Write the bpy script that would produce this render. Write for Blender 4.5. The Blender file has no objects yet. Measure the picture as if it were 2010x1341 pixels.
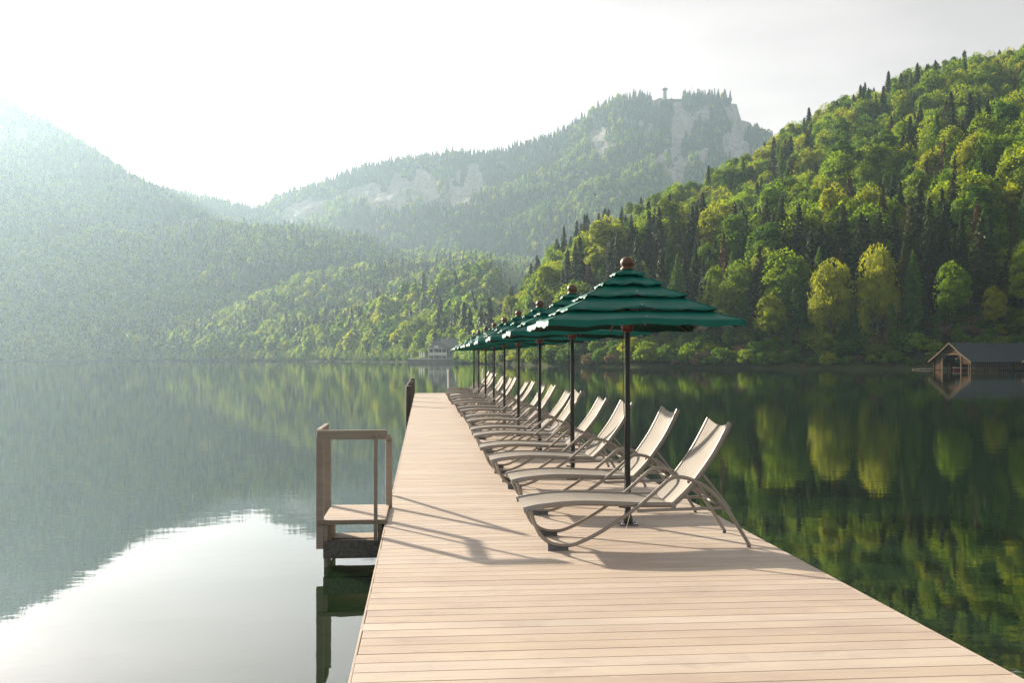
import bpy, bmesh, math, random
import numpy as np
from mathutils import Vector, Matrix

# ------------------------------------------------------------------ scene, camera, sky, sun, exposure
S = bpy.context.scene
COL = S.collection
FPX, CXP, HYP, EYE = 1960.0, 1005.0, 703.0, 1.62       # focal length, centre and horizon in photograph pixels, eye height
YAW = math.atan(175.0 / FPX)
SN, CS = math.sin(YAW), math.cos(YAW)
WATER = -0.43

cam_d = bpy.data.cameras.new('camera')
cam = bpy.data.objects.new('camera', cam_d)
COL.objects.link(cam)
cam_d.sensor_width = 36.0
cam_d.lens = 36.0 * FPX / 2010.0
cam_d.shift_y = (HYP - 670.5) / 2010.0
cam_d.clip_start, cam_d.clip_end = 0.05, 12000
cam.location = (0, 0, EYE)
cam.rotation_euler = (math.pi / 2, 0, -YAW)
S.camera = cam

SUN_AZ, SUN_EL = -36.5, 19.5        # degrees; azimuth from the jetty axis, negative to the west of it
az, el = math.radians(SUN_AZ), math.radians(SUN_EL)
SUN_DIR = Vector((math.sin(az) * math.cos(el), math.cos(az) * math.cos(el), math.sin(el)))

w = bpy.data.worlds.new('World')
S.world = w
w.use_nodes = True
wt = w.node_tree
wt.nodes.clear()
def wn(t): return wt.nodes.new(t)
sky = wn('ShaderNodeTexSky'); sky.sky_type = 'NISHITA'; sky.sun_disc = False
sky.sun_elevation = el; sky.sun_rotation = az % (2 * math.pi)
sky.altitude = 700; sky.air_density = 1.0; sky.dust_density = 3.0; sky.ozone_density = 1.0
bw = wn('ShaderNodeRGBToBW'); wt.links.new(sky.outputs[0], bw.inputs[0])
tc = wn('ShaderNodeTexCoord')
mp = wn('ShaderNodeMapping'); mp.inputs['Rotation'].default_value = (0, 0, math.radians(-25)); mp.inputs['Scale'].default_value = (1.4, 4.0, 8.0)
wt.links.new(tc.outputs['Generated'], mp.inputs[0])
nz = wn('ShaderNodeTexNoise'); nz.inputs['Scale'].default_value = 1.3; nz.inputs['Detail'].default_value = 6; nz.inputs['Roughness'].default_value = .55
wt.links.new(mp.outputs[0], nz.inputs[0])
rm = wn('ShaderNodeMapRange'); rm.inputs[1].default_value = .38; rm.inputs[2].default_value = .68; rm.inputs[3].default_value = .90; rm.inputs[4].default_value = 1.22
wt.links.new(nz.outputs[0], rm.inputs[0])
mu = wn('ShaderNodeMath'); mu.operation = 'MULTIPLY'; even = wn('ShaderNodeMapRange'); even.clamp = False; even.inputs[1].default_value = 0; even.inputs[2].default_value = 10; even.inputs[3].default_value = 1.9; even.inputs[4].default_value = 8.6
wt.links.new(bw.outputs[0], even.inputs[0]); wt.links.new(even.outputs[0], mu.inputs[0]); wt.links.new(rm.outputs[0], mu.inputs[1])
veil = wn('ShaderNodeMix'); veil.data_type = 'RGBA'; veil.blend_type = 'MULTIPLY'; veil.inputs[0].default_value = 1.0
wt.links.new(mu.outputs[0], veil.inputs[6]); veil.inputs[7].default_value = (1.12, .985, .93, 1)
mx = wn('ShaderNodeMix'); mx.data_type = 'RGBA'; mx.inputs[0].default_value = .92
wt.links.new(sky.outputs[0], mx.inputs[6]); wt.links.new(veil.outputs[2], mx.inputs[7])
bg = wn('ShaderNodeBackground'); bg.inputs[1].default_value = .06
wt.links.new(mx.outputs[2], bg.inputs[0])
wo = wn('ShaderNodeOutputWorld'); wt.links.new(bg.outputs[0], wo.inputs[0])

sun_d = bpy.data.lights.new('sun', 'SUN')
sun_d.energy = 5.0; sun_d.angle = math.radians(.9); sun_d.color = (1.0, .86, .68)
sun = bpy.data.objects.new('sun', sun_d); COL.objects.link(sun)
sun.rotation_euler = SUN_DIR.to_track_quat('Z', 'Y').to_euler()
sun.location = SUN_DIR * 60

S.view_settings.view_transform = 'Standard'
S.view_settings.look = 'None'
S.view_settings.gamma = 1.0
S.view_settings.use_curve_mapping = False
S.view_settings.exposure = 1.58
S.render.engine = 'CYCLES'
cy = S.cycles
cy.max_bounces = 8; cy.diffuse_bounces = 3; cy.glossy_bounces = 3; cy.transmission_bounces = 4
cy.transparent_max_bounces = 6; cy.volume_bounces = 1
cy.caustics_reflective = False; cy.caustics_refractive = False
cy.sample_clamp_indirect = 6.0
cy.use_denoising = True
try: cy.denoiser = 'OPENIMAGEDENOISE'
except Exception: pass

HAZE_DENSITY, HAZE_ANISO = 0.00016, 0.50
rng = np.random.default_rng(7)
random.seed(7)

# ------------------------------------------------------------------ helpers
def fan(px, D):
    """world x, y of a place in the direction of photograph column px at depth D metres from the eye"""
    a = (np.asarray(px, float) - CXP) / FPX
    return D * (CS * a + SN), D * (-SN * a + CS)

def tag(o, label=None, cat=None, group=None, kind=None):
    if label: o['label'] = label
    if cat: o['category'] = cat
    if group: o['group'] = group
    if kind: o['kind'] = kind
    return o

def empty(name, loc=(0, 0, 0), rz=0.0):
    o = bpy.data.objects.new(name, None); COL.objects.link(o)
    o.empty_display_size = .2
    o.location = loc; o.rotation_euler = (0, 0, rz)
    return o

def put(name, me, parent=None, loc=None, rz=None):
    o = bpy.data.objects.new(name, me); COL.objects.link(o)
    if parent: o.parent = parent
    if loc is not None: o.location = loc
    if rz is not None: o.rotation_euler = (0, 0, rz)
    return o

def copy_tree(o, parent=None):
    c = o.copy(); COL.objects.link(c); c.parent = parent
    for ch in list(o.children):
        copy_tree(ch, c)
    return c

def crom(P, n=6):
    """Catmull-Rom through points"""
    P = [Vector(p) for p in P]
    Q = [P[0] * 2 - P[1]] + P + [P[-1] * 2 - P[-2]]
    out = []
    for i in range(1, len(Q) - 2):
        for k in range(n):
            t = k / n
            a, b, c, d = Q[i - 1], Q[i], Q[i + 1], Q[i + 2]
            out.append(.5 * ((2 * b) + (-a + c) * t + (2 * a - 5 * b + 4 * c - d) * t * t + (-a + 3 * b - 3 * c + d) * t ** 3))
    out.append(P[-1])
    return out

class MB:
    """collects shapes of one part"""
    def __init__(s): s.v, s.f, s.sm = [], [], []
    def add(s, V, F, smooth=False):
        o = len(s.v); s.v += [tuple(p) for p in V]
        s.f += [tuple(i + o for i in f) for f in F]; s.sm += [smooth] * len(F); return s
    def box(s, x0, x1, y0, y1, z0, z1, bev=0.0):
        if bev <= 0:
            V = [(x, y, z) for z in (z0, z1) for y in (y0, y1) for x in (x0, x1)]
            return s.add(V, [(0, 2, 3, 1), (4, 5, 7, 6), (0, 1, 5, 4), (2, 6, 7, 3), (0, 4, 6, 2), (1, 3, 7, 5)])
        bm = bmesh.new(); bmesh.ops.create_cube(bm, size=1)
        for v in bm.verts: v.co = Vector(((x0 + x1) / 2 + v.co.x * (x1 - x0), (y0 + y1) / 2 + v.co.y * (y1 - y0), (z0 + z1) / 2 + v.co.z * (z1 - z0)))
        bmesh.ops.bevel(bm, geom=bm.edges[:], offset=bev, segments=2, affect='EDGES', profile=.6)
        bm.verts.index_update()
        s.add([v.co[:] for v in bm.verts], [[v.index for v in f.verts] for f in bm.faces]); bm.free(); return s
    def bar(s, a, b, wd, ht, up=(0, 0, 1), bev=.0):
        """rectangular bar from a to b"""
        a, b = Vector(a), Vector(b); d = (b - a); L = d.length; d.normalize()
        u = Vector(up); sd = d.cross(u)
        if sd.length < 1e-4: sd = d.cross(Vector((1, 0, 0)))
        sd.normalize(); u = sd.cross(d)
        t = MB(); t.box(0, L, -wd / 2, wd / 2, -ht / 2, ht / 2, bev)
        return s.add([a + d * p[0] + sd * p[1] + u * p[2] for p in t.v], t.f)
    def tube(s, P, r, n=8, flat=1.0, cap=True):
        P = [Vector(p) for p in P]; R = r if hasattr(r, '__len__') else [r] * len(P)
        T = [(P[min(i + 1, len(P) - 1)] - P[max(i - 1, 0)]).normalized() for i in range(len(P))]
        u = T[0].cross(Vector((0, 1, 0)))
        if u.length < .05: u = T[0].cross(Vector((1, 0, 0)))
        u.normalize(); V = []
        for i, p in enumerate(P):
            u = (u - T[i] * u.dot(T[i])).normalized(); v = T[i].cross(u)
            for k in range(n):
                a = 2 * math.pi * k / n
                V.append(p + (u * math.cos(a) + v * (math.sin(a) * flat)) * R[i])
        F = [(i * n + k, i * n + (k + 1) % n, (i + 1) * n + (k + 1) % n, (i + 1) * n + k) for i in range(len(P) - 1) for k in range(n)]
        s.add(V, F, True)
        if cap: s.add(V[:n], [tuple(reversed(range(n)))]); s.add(V[-n:], [tuple(range(n))])
        return s
    def lathe(s, prof, n=16, c=(0, 0, 0), smooth=True):
        V = [(c[0] + r * math.cos(2 * math.pi * k / n), c[1] + r * math.sin(2 * math.pi * k / n), c[2] + z) for r, z in prof for k in range(n)]
        F = [(i * n + k, i * n + (k + 1) % n, (i + 1) * n + (k + 1) % n, (i + 1) * n + k) for i in range(len(prof) - 1) for k in range(n)]
        return s.add(V, F, smooth)
    def prism(s, poly, y0, y1, axis='y'):
        """extrudes an (x, z) outline along y"""
        n = len(poly)
        V = [(x, y0, z) for x, z in poly] + [(x, y1, z) for x, z in poly]
        return s.add(V, [tuple(range(n)), tuple(reversed(range(n, 2 * n)))] + [(i, i + n, (i + 1) % n + n, (i + 1) % n) for i in range(n)])
    def mesh(s, name, mat):
        me = bpy.data.meshes.new(name); me.from_pydata(s.v, [], s.f); me.materials.append(mat)
        me.polygons.foreach_set('use_smooth', s.sm)
        bm = bmesh.new(); bm.from_mesh(me); bmesh.ops.recalc_face_normals(bm, faces=bm.faces[:]); bm.to_mesh(me); bm.free()
        return me
    def build(s, name, mat, parent=None, loc=None, rz=None): return put(name, s.mesh(name, mat), parent, loc, rz)

# ------------------------------------------------------------------ materials
MATS = {}
class NT:
    """short-hand for a material's node tree"""
    def __init__(s, name):
        s.m = bpy.data.materials.new(name); s.m.use_nodes = True; s.t = s.m.node_tree; s.t.nodes.clear()
        s.out = s.n('ShaderNodeOutputMaterial'); MATS[name] = s.m
    def n(s, t, **kw):
        x = s.t.nodes.new(t)
        for k, v in kw.items():
            if k.startswith('_'): x.inputs[int(k[1:])].default_value = v
            else: setattr(x, k, v)
        return x
    def l(s, a, b): s.t.links.new(a, b)
    def noise(s, scale, detail=4, rough=.55, vec=None, st=(1, 1, 1), coord='Object', off=None):
        if vec is None:
            c = s.n('ShaderNodeTexCoord'); vec = c.outputs[coord]
        m = s.n('ShaderNodeMapping'); m.inputs['Scale'].default_value = st; s.l(vec, m.inputs[0])
        if off is not None: s.l(off, m.inputs['Location'])
        x = s.n('ShaderNodeTexNoise'); x.inputs['Scale'].default_value = scale; x.inputs['Detail'].default_value = detail; x.inputs['Roughness'].default_value = rough
        s.l(m.outputs[0], x.inputs[0]); return x.outputs[0]
    def ramp(s, fac, stops):
        r = s.n('ShaderNodeValToRGB'); e = r.color_ramp.elements
        while len(e) < len(stops): e.new(.5)
        for i, (p, c) in enumerate(stops): e[i].position = p; e[i].color = (*c, 1)
        s.l(fac, r.inputs[0]); return r.outputs[0]
    def rnge(s, fac, a, b, c, d):
        r = s.n('ShaderNodeMapRange'); r.inputs[1].default_value = a; r.inputs[2].default_value = b; r.inputs[3].default_value = c; r.inputs[4].default_value = d
        s.l(fac, r.inputs[0]); return r.outputs[0]
    def mix(s, fac, a, b, mode='MIX'):
        x = s.n('ShaderNodeMix'); x.data_type = 'RGBA'; x.blend_type = mode
        for i, q in ((0, fac), (6, a), (7, b)):
            if isinstance(q, (int, float)): x.inputs[i].default_value = q
            elif isinstance(q, tuple): x.inputs[i].default_value = (*q, 1)
            else: s.l(q, x.inputs[i])
        return x.outputs[2]
    def math(s, op, a, b=0.0):
        x = s.n('ShaderNodeMath'); x.operation = op
        for i, q in ((0, a), (1, b)):
            if isinstance(q, (int, float)): x.inputs[i].default_value = q
            else: s.l(q, x.inputs[i])
        return x.outputs[0]
    def bsdf(s, col, rough=.6, bump=None, bdist=.002, bstr=1.0, **kw):
        p = s.n('ShaderNodeBsdfPrincipled')
        for k, q in (('Base Color', col), ('Roughness', rough)):
            if isinstance(q, tuple): p.inputs[k].default_value = (*q, 1)
            elif isinstance(q, (int, float)): p.inputs[k].default_value = q
            else: s.l(q, p.inputs[k])
        for k, q in kw.items(): p.inputs[k.replace('_', ' ')].default_value = q
        if bump is not None:
            b = s.n('ShaderNodeBump'); b.inputs['Strength'].default_value = bstr; b.inputs['Distance'].default_value = bdist
            s.l(bump, b.inputs['Height']); s.l(b.outputs[0], p.inputs['Normal'])
        return p.outputs[0]
    def end(s, sh): s.l(sh, s.out.inputs[0]); return s.m

def wood(name, dark, light, rough=.65, st=(1, 14, 14), scale=2.2, rnd=.25, fine=60, stain=False, spec=.4, streak=.22):
    t = NT(name); oi = t.n('ShaderNodeObjectInfo')
    off = t.n('ShaderNodeCombineXYZ'); t.l(t.math('MULTIPLY', oi.outputs['Random'], 37.0), off.inputs[0]); t.l(t.math('MULTIPLY', oi.outputs['Random'], 11.0), off.inputs[1])
    g = t.noise(scale, 6, .6, st=st, off=off.outputs[0]); f = t.noise(fine, 3, .6, st=(st[0] * .06, st[1] / 8, st[2] / 8), off=off.outputs[0])
    blot = t.noise(1.1, 3, .5, st=(1, 2, 2), off=off.outputs[0])
    wg = .3 if stain else .55
    m = t.math('ADD', t.math('MULTIPLY', g, wg), t.math('MULTIPLY', blot, 1 - wg))
    c = t.ramp(m, [(.3, dark), (.68, light)])
    v = t.rnge(oi.outputs['Random'], 0, 1, 1 - rnd, 1 + rnd * .5)
    hs = t.n('ShaderNodeHueSaturation'); t.l(c, hs.inputs['Color']); t.l(v, hs.inputs['Value'])
    t.l(t.rnge(oi.outputs['Random'], 0, 1, 1.12, .86), hs.inputs['Saturation'])
    c2 = t.mix(t.rnge(f, .35, .7, .0, streak), hs.outputs[0], dark)
    if stain:
        st_ = t.noise(1.7, 5, .7, coord='Generated' if False else 'Object', st=(1, 1, 1), off=off.outputs[0]); sc_ = t.noise(9, 2, .5, st=(1, 6, 1), off=off.outputs[0])
        c2 = t.mix(t.rnge(st_, .56, .70, 0, .45), c2, tuple(x * .78 for x in dark)); c2 = t.mix(t.rnge(sc_, .66, .74, 0, .5), c2, tuple(min(1, x * 1.25) for x in light))
    return t.end(t.bsdf(c2, rough, bump=t.math('ADD', g, t.math('MULTIPLY', f, .5)), bdist=.0015, bstr=.6, Specular_IOR_Level=spec))

def plain(name, col, rough=.5, metal=0.0, var=.12, nscale=8, **kw):
    t = NT(name); n = t.noise(nscale, 4)
    c = t.mix(t.rnge(n, .3, .7, 0, 1), tuple(x * (1 - var) for x in col), tuple(min(1, x * (1 + var)) for x in col))
    return t.end(t.bsdf(c, rough, Metallic=metal, **kw))

M_deck = wood('deck_wood', (.37, .30, .262), (.505, .435, .35), .58, rnd=.07, stain=True, streak=.07)
M_gwood = wood('weathered_wood', (.22, .19, .155), (.36, .315, .26), .7)
M_dwood = wood('dark_wet_wood', (.03, .026, .022), (.085, .07, .055), .75, st=(5, 5, 1), rnd=.1)
M_boatwood = wood('boathouse_wood', (.035, .02, .011), (.10, .06, .032), .9, st=(9, 9, 1), scale=3, spec=.03)
M_finial = wood('turned_wood', (.075, .042, .024), (.155, .09, .052), .45, st=(6, 6, 1), scale=9, rnd=.1)
M_hub = wood('varnished_hub_wood', (.13, .03, .012), (.22, .06, .025), .3, st=(6, 6, 1), scale=9, rnd=.1)
M_rib = plain('dark_rib_wood', (.045, .028, .018), .6)
M_frame = plain('taupe_metal', (.27, .245, .215), .38, .35, .05)
M_cap = plain('grey_plastic', (.27, .265, .26), .5, 0, .06)
M_block = plain('dark_grey_block', (.10, .105, .12), .6, 0, .1)
M_black = plain('black_pole', (.013, .013, .013), .35, .2, .1)
M_steel = plain('bolt_steel', (.6, .6, .6), .3, 1.0, .05)
M_white = plain('white_paint', (.78, .77, .74), .5, 0, .05)
M_cord = plain('cord', (.05, .045, .04), .9)
M_cord2 = plain('pale_cord', (.55, .5, .4), .9)

def fabric(name, c1, c2, trans, rough, weave, sheen=0.0, shading=None):
    t = NT(name); n = t.noise(5, 4)
    tcx = t.n('ShaderNodeTexCoord'); wv = t.n('ShaderNodeTexChecker'); wv.inputs['Scale'].default_value = weave
    t.l(tcx.outputs['Object'], wv.inputs[0])
    c = t.mix(t.rnge(n, .3, .7, 0, 1), c1, c2)
    c = t.mix(t.math('MULTIPLY', wv.outputs[1], .12), c, (0, 0, 0))
    if shading:
        gm = t.n('ShaderNodeNewGeometry'); c = t.mix(gm.outputs['Backfacing'], c, shading)  # back faces take a darker colour: shade painted into the cloth
    b = t.bsdf(c, rough, bump=t.noise(3, 3), bdist=.01, bstr=.3, Specular_IOR_Level=.25, Sheen_Weight=sheen, Sheen_Roughness=.35)
    tr = t.n('ShaderNodeBsdfTranslucent'); t.l(c, tr.inputs[0])
    m = t.n('ShaderNodeMixShader'); m.inputs[0].default_value = trans; t.l(b, m.inputs[1]); t.l(tr.outputs[0], m.inputs[2])
    return t.end(m.outputs[0])
M_sling = fabric('sling_mesh', (.275, .255, .23), (.32, .30, .27), .10, .85, 260)
M_canopy = fabric('green_canvas', (.001, .115, .086), (.002, .15, .112), .05, .45, 420, sheen=0.0, shading=(.002, .028, .020))  # shadow beneath the parasol is put into the underside colour

def leaf(name, c1, c2, c3, trans=.38, rough=.5):
    t = NT(name); oi = t.n('ShaderNodeObjectInfo')
    base = t.ramp(oi.outputs['Random'], [(0, c1), (.5, c2), (1, c3)])
    n = t.noise(.55, 2); hs = t.n('ShaderNodeHueSaturation'); t.l(base, hs.inputs['Color'])
    t.l(t.rnge(n, .3, .7, .7, 1.3), hs.inputs['Value']); t.l(t.rnge(n, .3, .7, .515, .49), hs.inputs['Hue'])
    b = t.bsdf(hs.outputs[0], rough, Specular_IOR_Level=.07)
    tr = t.n('ShaderNodeBsdfTranslucent'); t.l(t.mix(1.0, hs.outputs[0], (1.15, 1.1, .6), 'MULTIPLY'), tr.inputs[0])
    m = t.n('ShaderNodeMixShader'); m.inputs[0].default_value = trans; t.l(b, m.inputs[1]); t.l(tr.outputs[0], m.inputs[2])
    return t.end(m.outputs[0])
L_bright = leaf('spring_leaves', (.165, .285, .011), (.23, .325, .011), (.32, .345, .013), .5)
L_mid = leaf('green_leaves', (.065, .15, .012), (.105, .20, .012), (.165, .23, .014), .5)
L_gold = leaf('golden_leaves', (.31, .34, .018), (.33, .335, .018), (.27, .33, .018), .5)
L_spruce = leaf('spruce_needles', (.018, .036, .007), (.032, .052, .007), (.062, .066, .009), .2)
L_rust = leaf('rusty_needles', (.085, .05, .018), (.10, .052, .018), (.075, .05, .02), .15)
L_larch = leaf('larch_needles', (.05, .13, .016), (.085, .165, .018), (.12, .18, .020), .45)
L_brown = leaf('brown_twig_leaves', (.15, .11, .05), (.17, .12, .06), (.15, .13, .05), .35)
M_bark = plain('bark', (.085, .07, .055), .9, 0, .4, 3)
M_pale = plain('pale_bark', (.24, .21, .17), .9, 0, .3, 3)

t = NT('forest_floor')
at = t.n('ShaderNodeAttribute'); at.attribute_name = 'rock'
n1 = t.noise(.05, 6, .65); n2 = t.noise(.35, 5, .65, st=(1, 1, .35)); n3 = t.noise(.12, 6, .7, st=(1, 1, .2))
soil = t.ramp(n1, [(.3, (.022, .03, .012)), (.55, (.045, .055, .018)), (.75, (.07, .065, .03))])
rockc = t.ramp(t.math('ADD', t.math('MULTIPLY', n2, .5), t.math('MULTIPLY', n3, .5)), [(.36, (.055, .06, .05)), (.47, (.20, .195, .18)), (.62, (.35, .34, .32))])
fac = t.rnge(t.math('ADD', at.outputs['Fac'], t.math('MULTIPLY', t.math('SUBTRACT', n2, .5), 1.0)), .32, .5, 0, 1)
M_ground = t.end(t.bsdf(t.mix(fac, soil, rockc), 1.0, bump=n2, bdist=.6, bstr=.7, Specular_IOR_Level=.02))

t = NT('lake_water')
geo = t.n('ShaderNodeNewGeometry')
r1 = t.noise(1.3, 3, .5, vec=geo.outputs['Position'], st=(1, 1.6, 1)); r2 = t.noise(5.5, 3, .55, vec=geo.outputs['Position'], st=(1, 1.5, 1))
r3 = t.noise(.03, 2, .5, vec=geo.outputs['Position'])
hgt = t.math('ADD', t.math('MULTIPLY', r1, 1.0), t.math('MULTIPLY', r2, .30))
hgt = t.math('MULTIPLY', hgt, t.rnge(r3, .35, .65, .55, 1.25))
M_water = t.end(t.bsdf((.008, .021, .008), .015, bump=hgt, bdist=.0019, bstr=1.0, IOR=1.75))

# ------------------------------------------------------------------ lake and hills
bm = bmesh.new(); bmesh.ops.create_grid(bm, x_segments=8, y_segments=8, size=4600)
me = bpy.data.meshes.new('lake'); bm.to_mesh(me); bm.free(); me.materials.append(M_water)
lake = put('lake', me, loc=(0, 0, WATER))
tag(lake, 'calm dark green lake mirroring the hills and sky', 'lake', kind='structure')

def h2(ix, iy, s):
    v = np.sin(ix * 127.1 + iy * 311.7 + s * 74.7) * 43758.5453
    return v - np.floor(v)
def vnoise(x, y, s=0):
    x = np.asarray(x, float); y = np.asarray(y, float)
    ix, iy = np.floor(x), np.floor(y); fx, fy = x - ix, y - iy
    fx = fx * fx * (3 - 2 * fx); fy = fy * fy * (3 - 2 * fy)
    a, b, c, d = h2(ix, iy, s), h2(ix + 1, iy, s), h2(ix, iy + 1, s), h2(ix + 1, iy + 1, s)
    return (a * (1 - fx) + b * fx) * (1 - fy) + (c * (1 - fx) + d * fx) * fy
def fbm(x, y, s=0, o=4):
    return sum((vnoise(x * 2 ** k, y * 2 ** k, s + k) - .5) * .5 ** k for k in range(o))

SHORE = ([-1200, -400, 0, 300, 500, 700, 850, 930, 1000, 1080, 1250, 1500, 1780, 1850, 2010, 2400, 2900],
         [800, 900, 850, 800, 700, 560, 440, 370, 300, 250, 218, 196, 181, 178.5, 176, 140, 105])
def shore(px): return np.interp(px, *SHORE)

class Hill:
    def __init__(s, sky_pts, d0, dc, th, power, amp, fr, seed):
        s.sx, s.sy = zip(*sky_pts); s.d0f, s.dcf, s.th, s.pw, s.amp, s.fr, s.seed = d0, dc, th, power, amp, fr, seed
    def point(s, px, tt):
        px = np.asarray(px, float); tt = np.asarray(tt, float)
        D0, Dc = s.d0f(px), s.dcf(px)
        zc = EYE + Dc * (HYP - np.interp(px, s.sx, s.sy)) / FPX - (s.th(px) if callable(s.th) else s.th)
        zc = np.maximum(zc, -2.0)
        D = D0 + (Dc - D0) * tt
        tcl = np.clip(tt, 0, 1)
        z = WATER - .5 + (zc - WATER + .5) * tcl ** s.pw
        z = z - np.maximum(tt - 1, 0) * (Dc - D0) * .35
        X, Y = fan(px, D)
        env = np.clip(tt * 6, 0, 1) * (1 - .97 * np.clip((tt - .6) * 2.6, 0, 1))
        z = z + s.amp * fbm(X * s.fr, Y * s.fr, s.seed) * env * np.clip(zc / 40, 0, 1)
        bank = np.clip((D - D0) / 6, 0, 1) * 1.6                      # small bank at the water's edge
        z = z + np.where(zc > 5, bank, 0)
        return X, Y, z, D
    def mesh(s, name, x0, x1, nx, nt, rock=None, tmax=1.3):
        PX, T = np.meshgrid(np.linspace(x0, x1, nx), np.linspace(-.02, tmax, nt))
        X, Y, Z, D = s.point(PX, T)
        PY = HYP - (Z - EYE) / D * FPX
        rk = np.zeros_like(X)
        if rock is not None:
            rk = rock(PX, PY) * (T <= 1.01)
            rib = np.abs(fbm(X * .024, Y * .008, 5, 4)) * 38 - 7 + fbm(X * .08, Z * .014, 9, 3) * 15
            X = X + rk * rib * .08; Y = Y - rk * rib * .6; Z = Z + rk * fbm(X * .05, Z * .06, 3) * 14
        V = np.stack([X, Y, Z], -1).reshape(-1, 3)
        i = (np.arange(nt - 1)[:, None] * nx + np.arange(nx - 1)[None]).ravel()
        F = np.stack([i, i + 1, i + 1 + nx, i + nx], -1)
        me = bpy.data.meshes.new(name); me.from_pydata(V.tolist(), [], F.tolist()); me.materials.append(M_ground)
        me.polygons.foreach_set('use_smooth', [True] * len(F))
        a = me.attributes.new('rock', 'FLOAT', 'POINT'); a.data.foreach_set('value', rk.ravel().astype(np.float32))
        s.top = float(Z.max())
        return put(name, me)

NEAR = Hill([(880, 715), (940, 690), (960, 665), (985, 625), (1040, 565), (1100, 517), (1140, 487), (1200, 462), (1250, 442), (1300, 420), (1350, 390), (1400, 366), (1450, 340),
             (1500, 310), (1550, 272), (1600, 242), (1650, 208), (1700, 182), (1750, 166), (1800, 142), (1850, 126), (1900, 112), (1960, 108), (2010, 92), (2200, 40), (2900, -60)],
            shore, lambda p: np.interp(p, [880, 960, 1100, 1250, 1550, 2010, 2900], [420, 390, 400, 440, 500, 470, 420]), lambda p: np.interp(p, [900, 1300, 1700, 2010], [11, 13, 16, 17.5]), .92, 16, .018, 11)
SPUR = Hill([(-400, 690), (0, 672), (150, 650), (300, 615), (450, 568), (560, 538), (640, 518), (720, 503), (800, 497), (870, 494), (930, 500), (1000, 514), (1050, 513), (1090, 516), (1200, 550), (1400, 640)],
            lambda p: np.maximum(shore(p), np.interp(p, [900, 1000, 1400], [0, 560, 640])), lambda p: np.interp(p, [-400, 300, 800, 1090, 1400], [1200, 1250, 1250, 1150, 1050]), 12, 1.25, 34, .008, 21)
MAIN = Hill([(200, 560), (380, 470), (480, 415), (500, 405), (560, 375), (640, 350), (720, 319), (800, 304), (880, 294), (960, 294), (1020, 281), (1080, 263), (1120, 241), (1170, 208), (1210, 186), (1270, 179), (1330, 181),
             (1400, 178), (1436, 186), (1450, 200), (1454, 226), (1463, 226), (1480, 240), (1510, 260), (1540, 281), (1620, 330), (1800, 420), (2100, 520)],
            lambda p: np.interp(p, [200, 900, 1600, 2100], [1050, 950, 950, 1000]), lambda p: np.interp(p, [200, 500, 900, 1300, 1600, 2100], [1950, 1850, 1750, 1700, 1750, 1850]), 12, 1.18, 90, .004, 31)
LEFT = Hill([(-1200, 520), (-766, 350), (-400, 240), (-150, 195), (-40, 186), (0, 190), (30, 199), (60, 222), (100, 240), (150, 270), (200, 301), (250, 339), (300, 361), (350, 375), (420, 388), (490, 405), (560, 430), (800, 520)],
            shore, lambda p: np.interp(p, [-1200, 0, 490, 800], [1650, 1850, 1800, 1700]), 12, 1.05, 100, .0035, 41)

def blob(px, py, cx, cy, a, b, rot=0.0):
    r = math.radians(rot); dx, dy = px - cx, py - cy
    u = (dx * math.cos(r) + dy * math.sin(r)) / a; v = (-dx * math.sin(r) + dy * math.cos(r)) / b
    return np.clip(1.6 - 1.2 * np.sqrt(u * u + v * v), 0, 1)
def rock_main(px, py):
    n = fbm(px * .045, py * .022, 77, 5) * 1.5 - .12
    zones = [(660, 402, 120, 24, -16), (800, 380, 105, 34, -9), (915, 366, 75, 36, -8), (560, 440, 70, 16, -25),
             (1190, 276, 30, 36, -30), (1265, 252, 18, 20, 0),
             (1335, 246, 30, 36, 0), (1435, 288, 54, 56, 30), (1464, 266, 28, 48, -10), (1425, 236, 54, 34, 20), (1315, 326, 32, 46, 0), (1446, 214, 16, 26, 0), (1290, 200, 16, 14, 0)]
    m = np.zeros_like(px)
    for z in zones: m = np.maximum(m, blob(px, py, *z))
    return np.clip(m + n * (m > .02), 0, 1)
def rock_left(px, py):
    n = fbm(px * .045, py * .022, 17, 5) * 1.5 - .12
    m = np.maximum(blob(px, py, 24, 268, 34, 22), blob(px, py, 375, 440, 40, 9, -18))
    return np.clip(m + n * (m > .02), 0, 1)

hn = NEAR.mesh('near_hillside', 880, 2900, 300, 90); tag(hn, 'steep forest floor of the sunlit wooded slope beside the boathouse', 'hillside', kind='structure')
hs_ = SPUR.mesh('forested_spur', -400, 1400, 260, 60); tag(hs_, 'low wooded spur behind the white lakeside house', 'hill', kind='structure')
hm = MAIN.mesh('rocky_mountain', 200, 2100, 420, 160, rock_main); tag(hm, 'hazy mountain with pale limestone cliffs and a lookout tower', 'mountain', kind='structure')
hl = LEFT.mesh('misty_mountain', -1200, 800, 260, 100, rock_left); tag(hl, 'pale misty mountain fading into the sunlit haze', 'mountain', kind='structure')
TOP = max(NEAR.top, SPUR.top, MAIN.top, LEFT.top)

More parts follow.
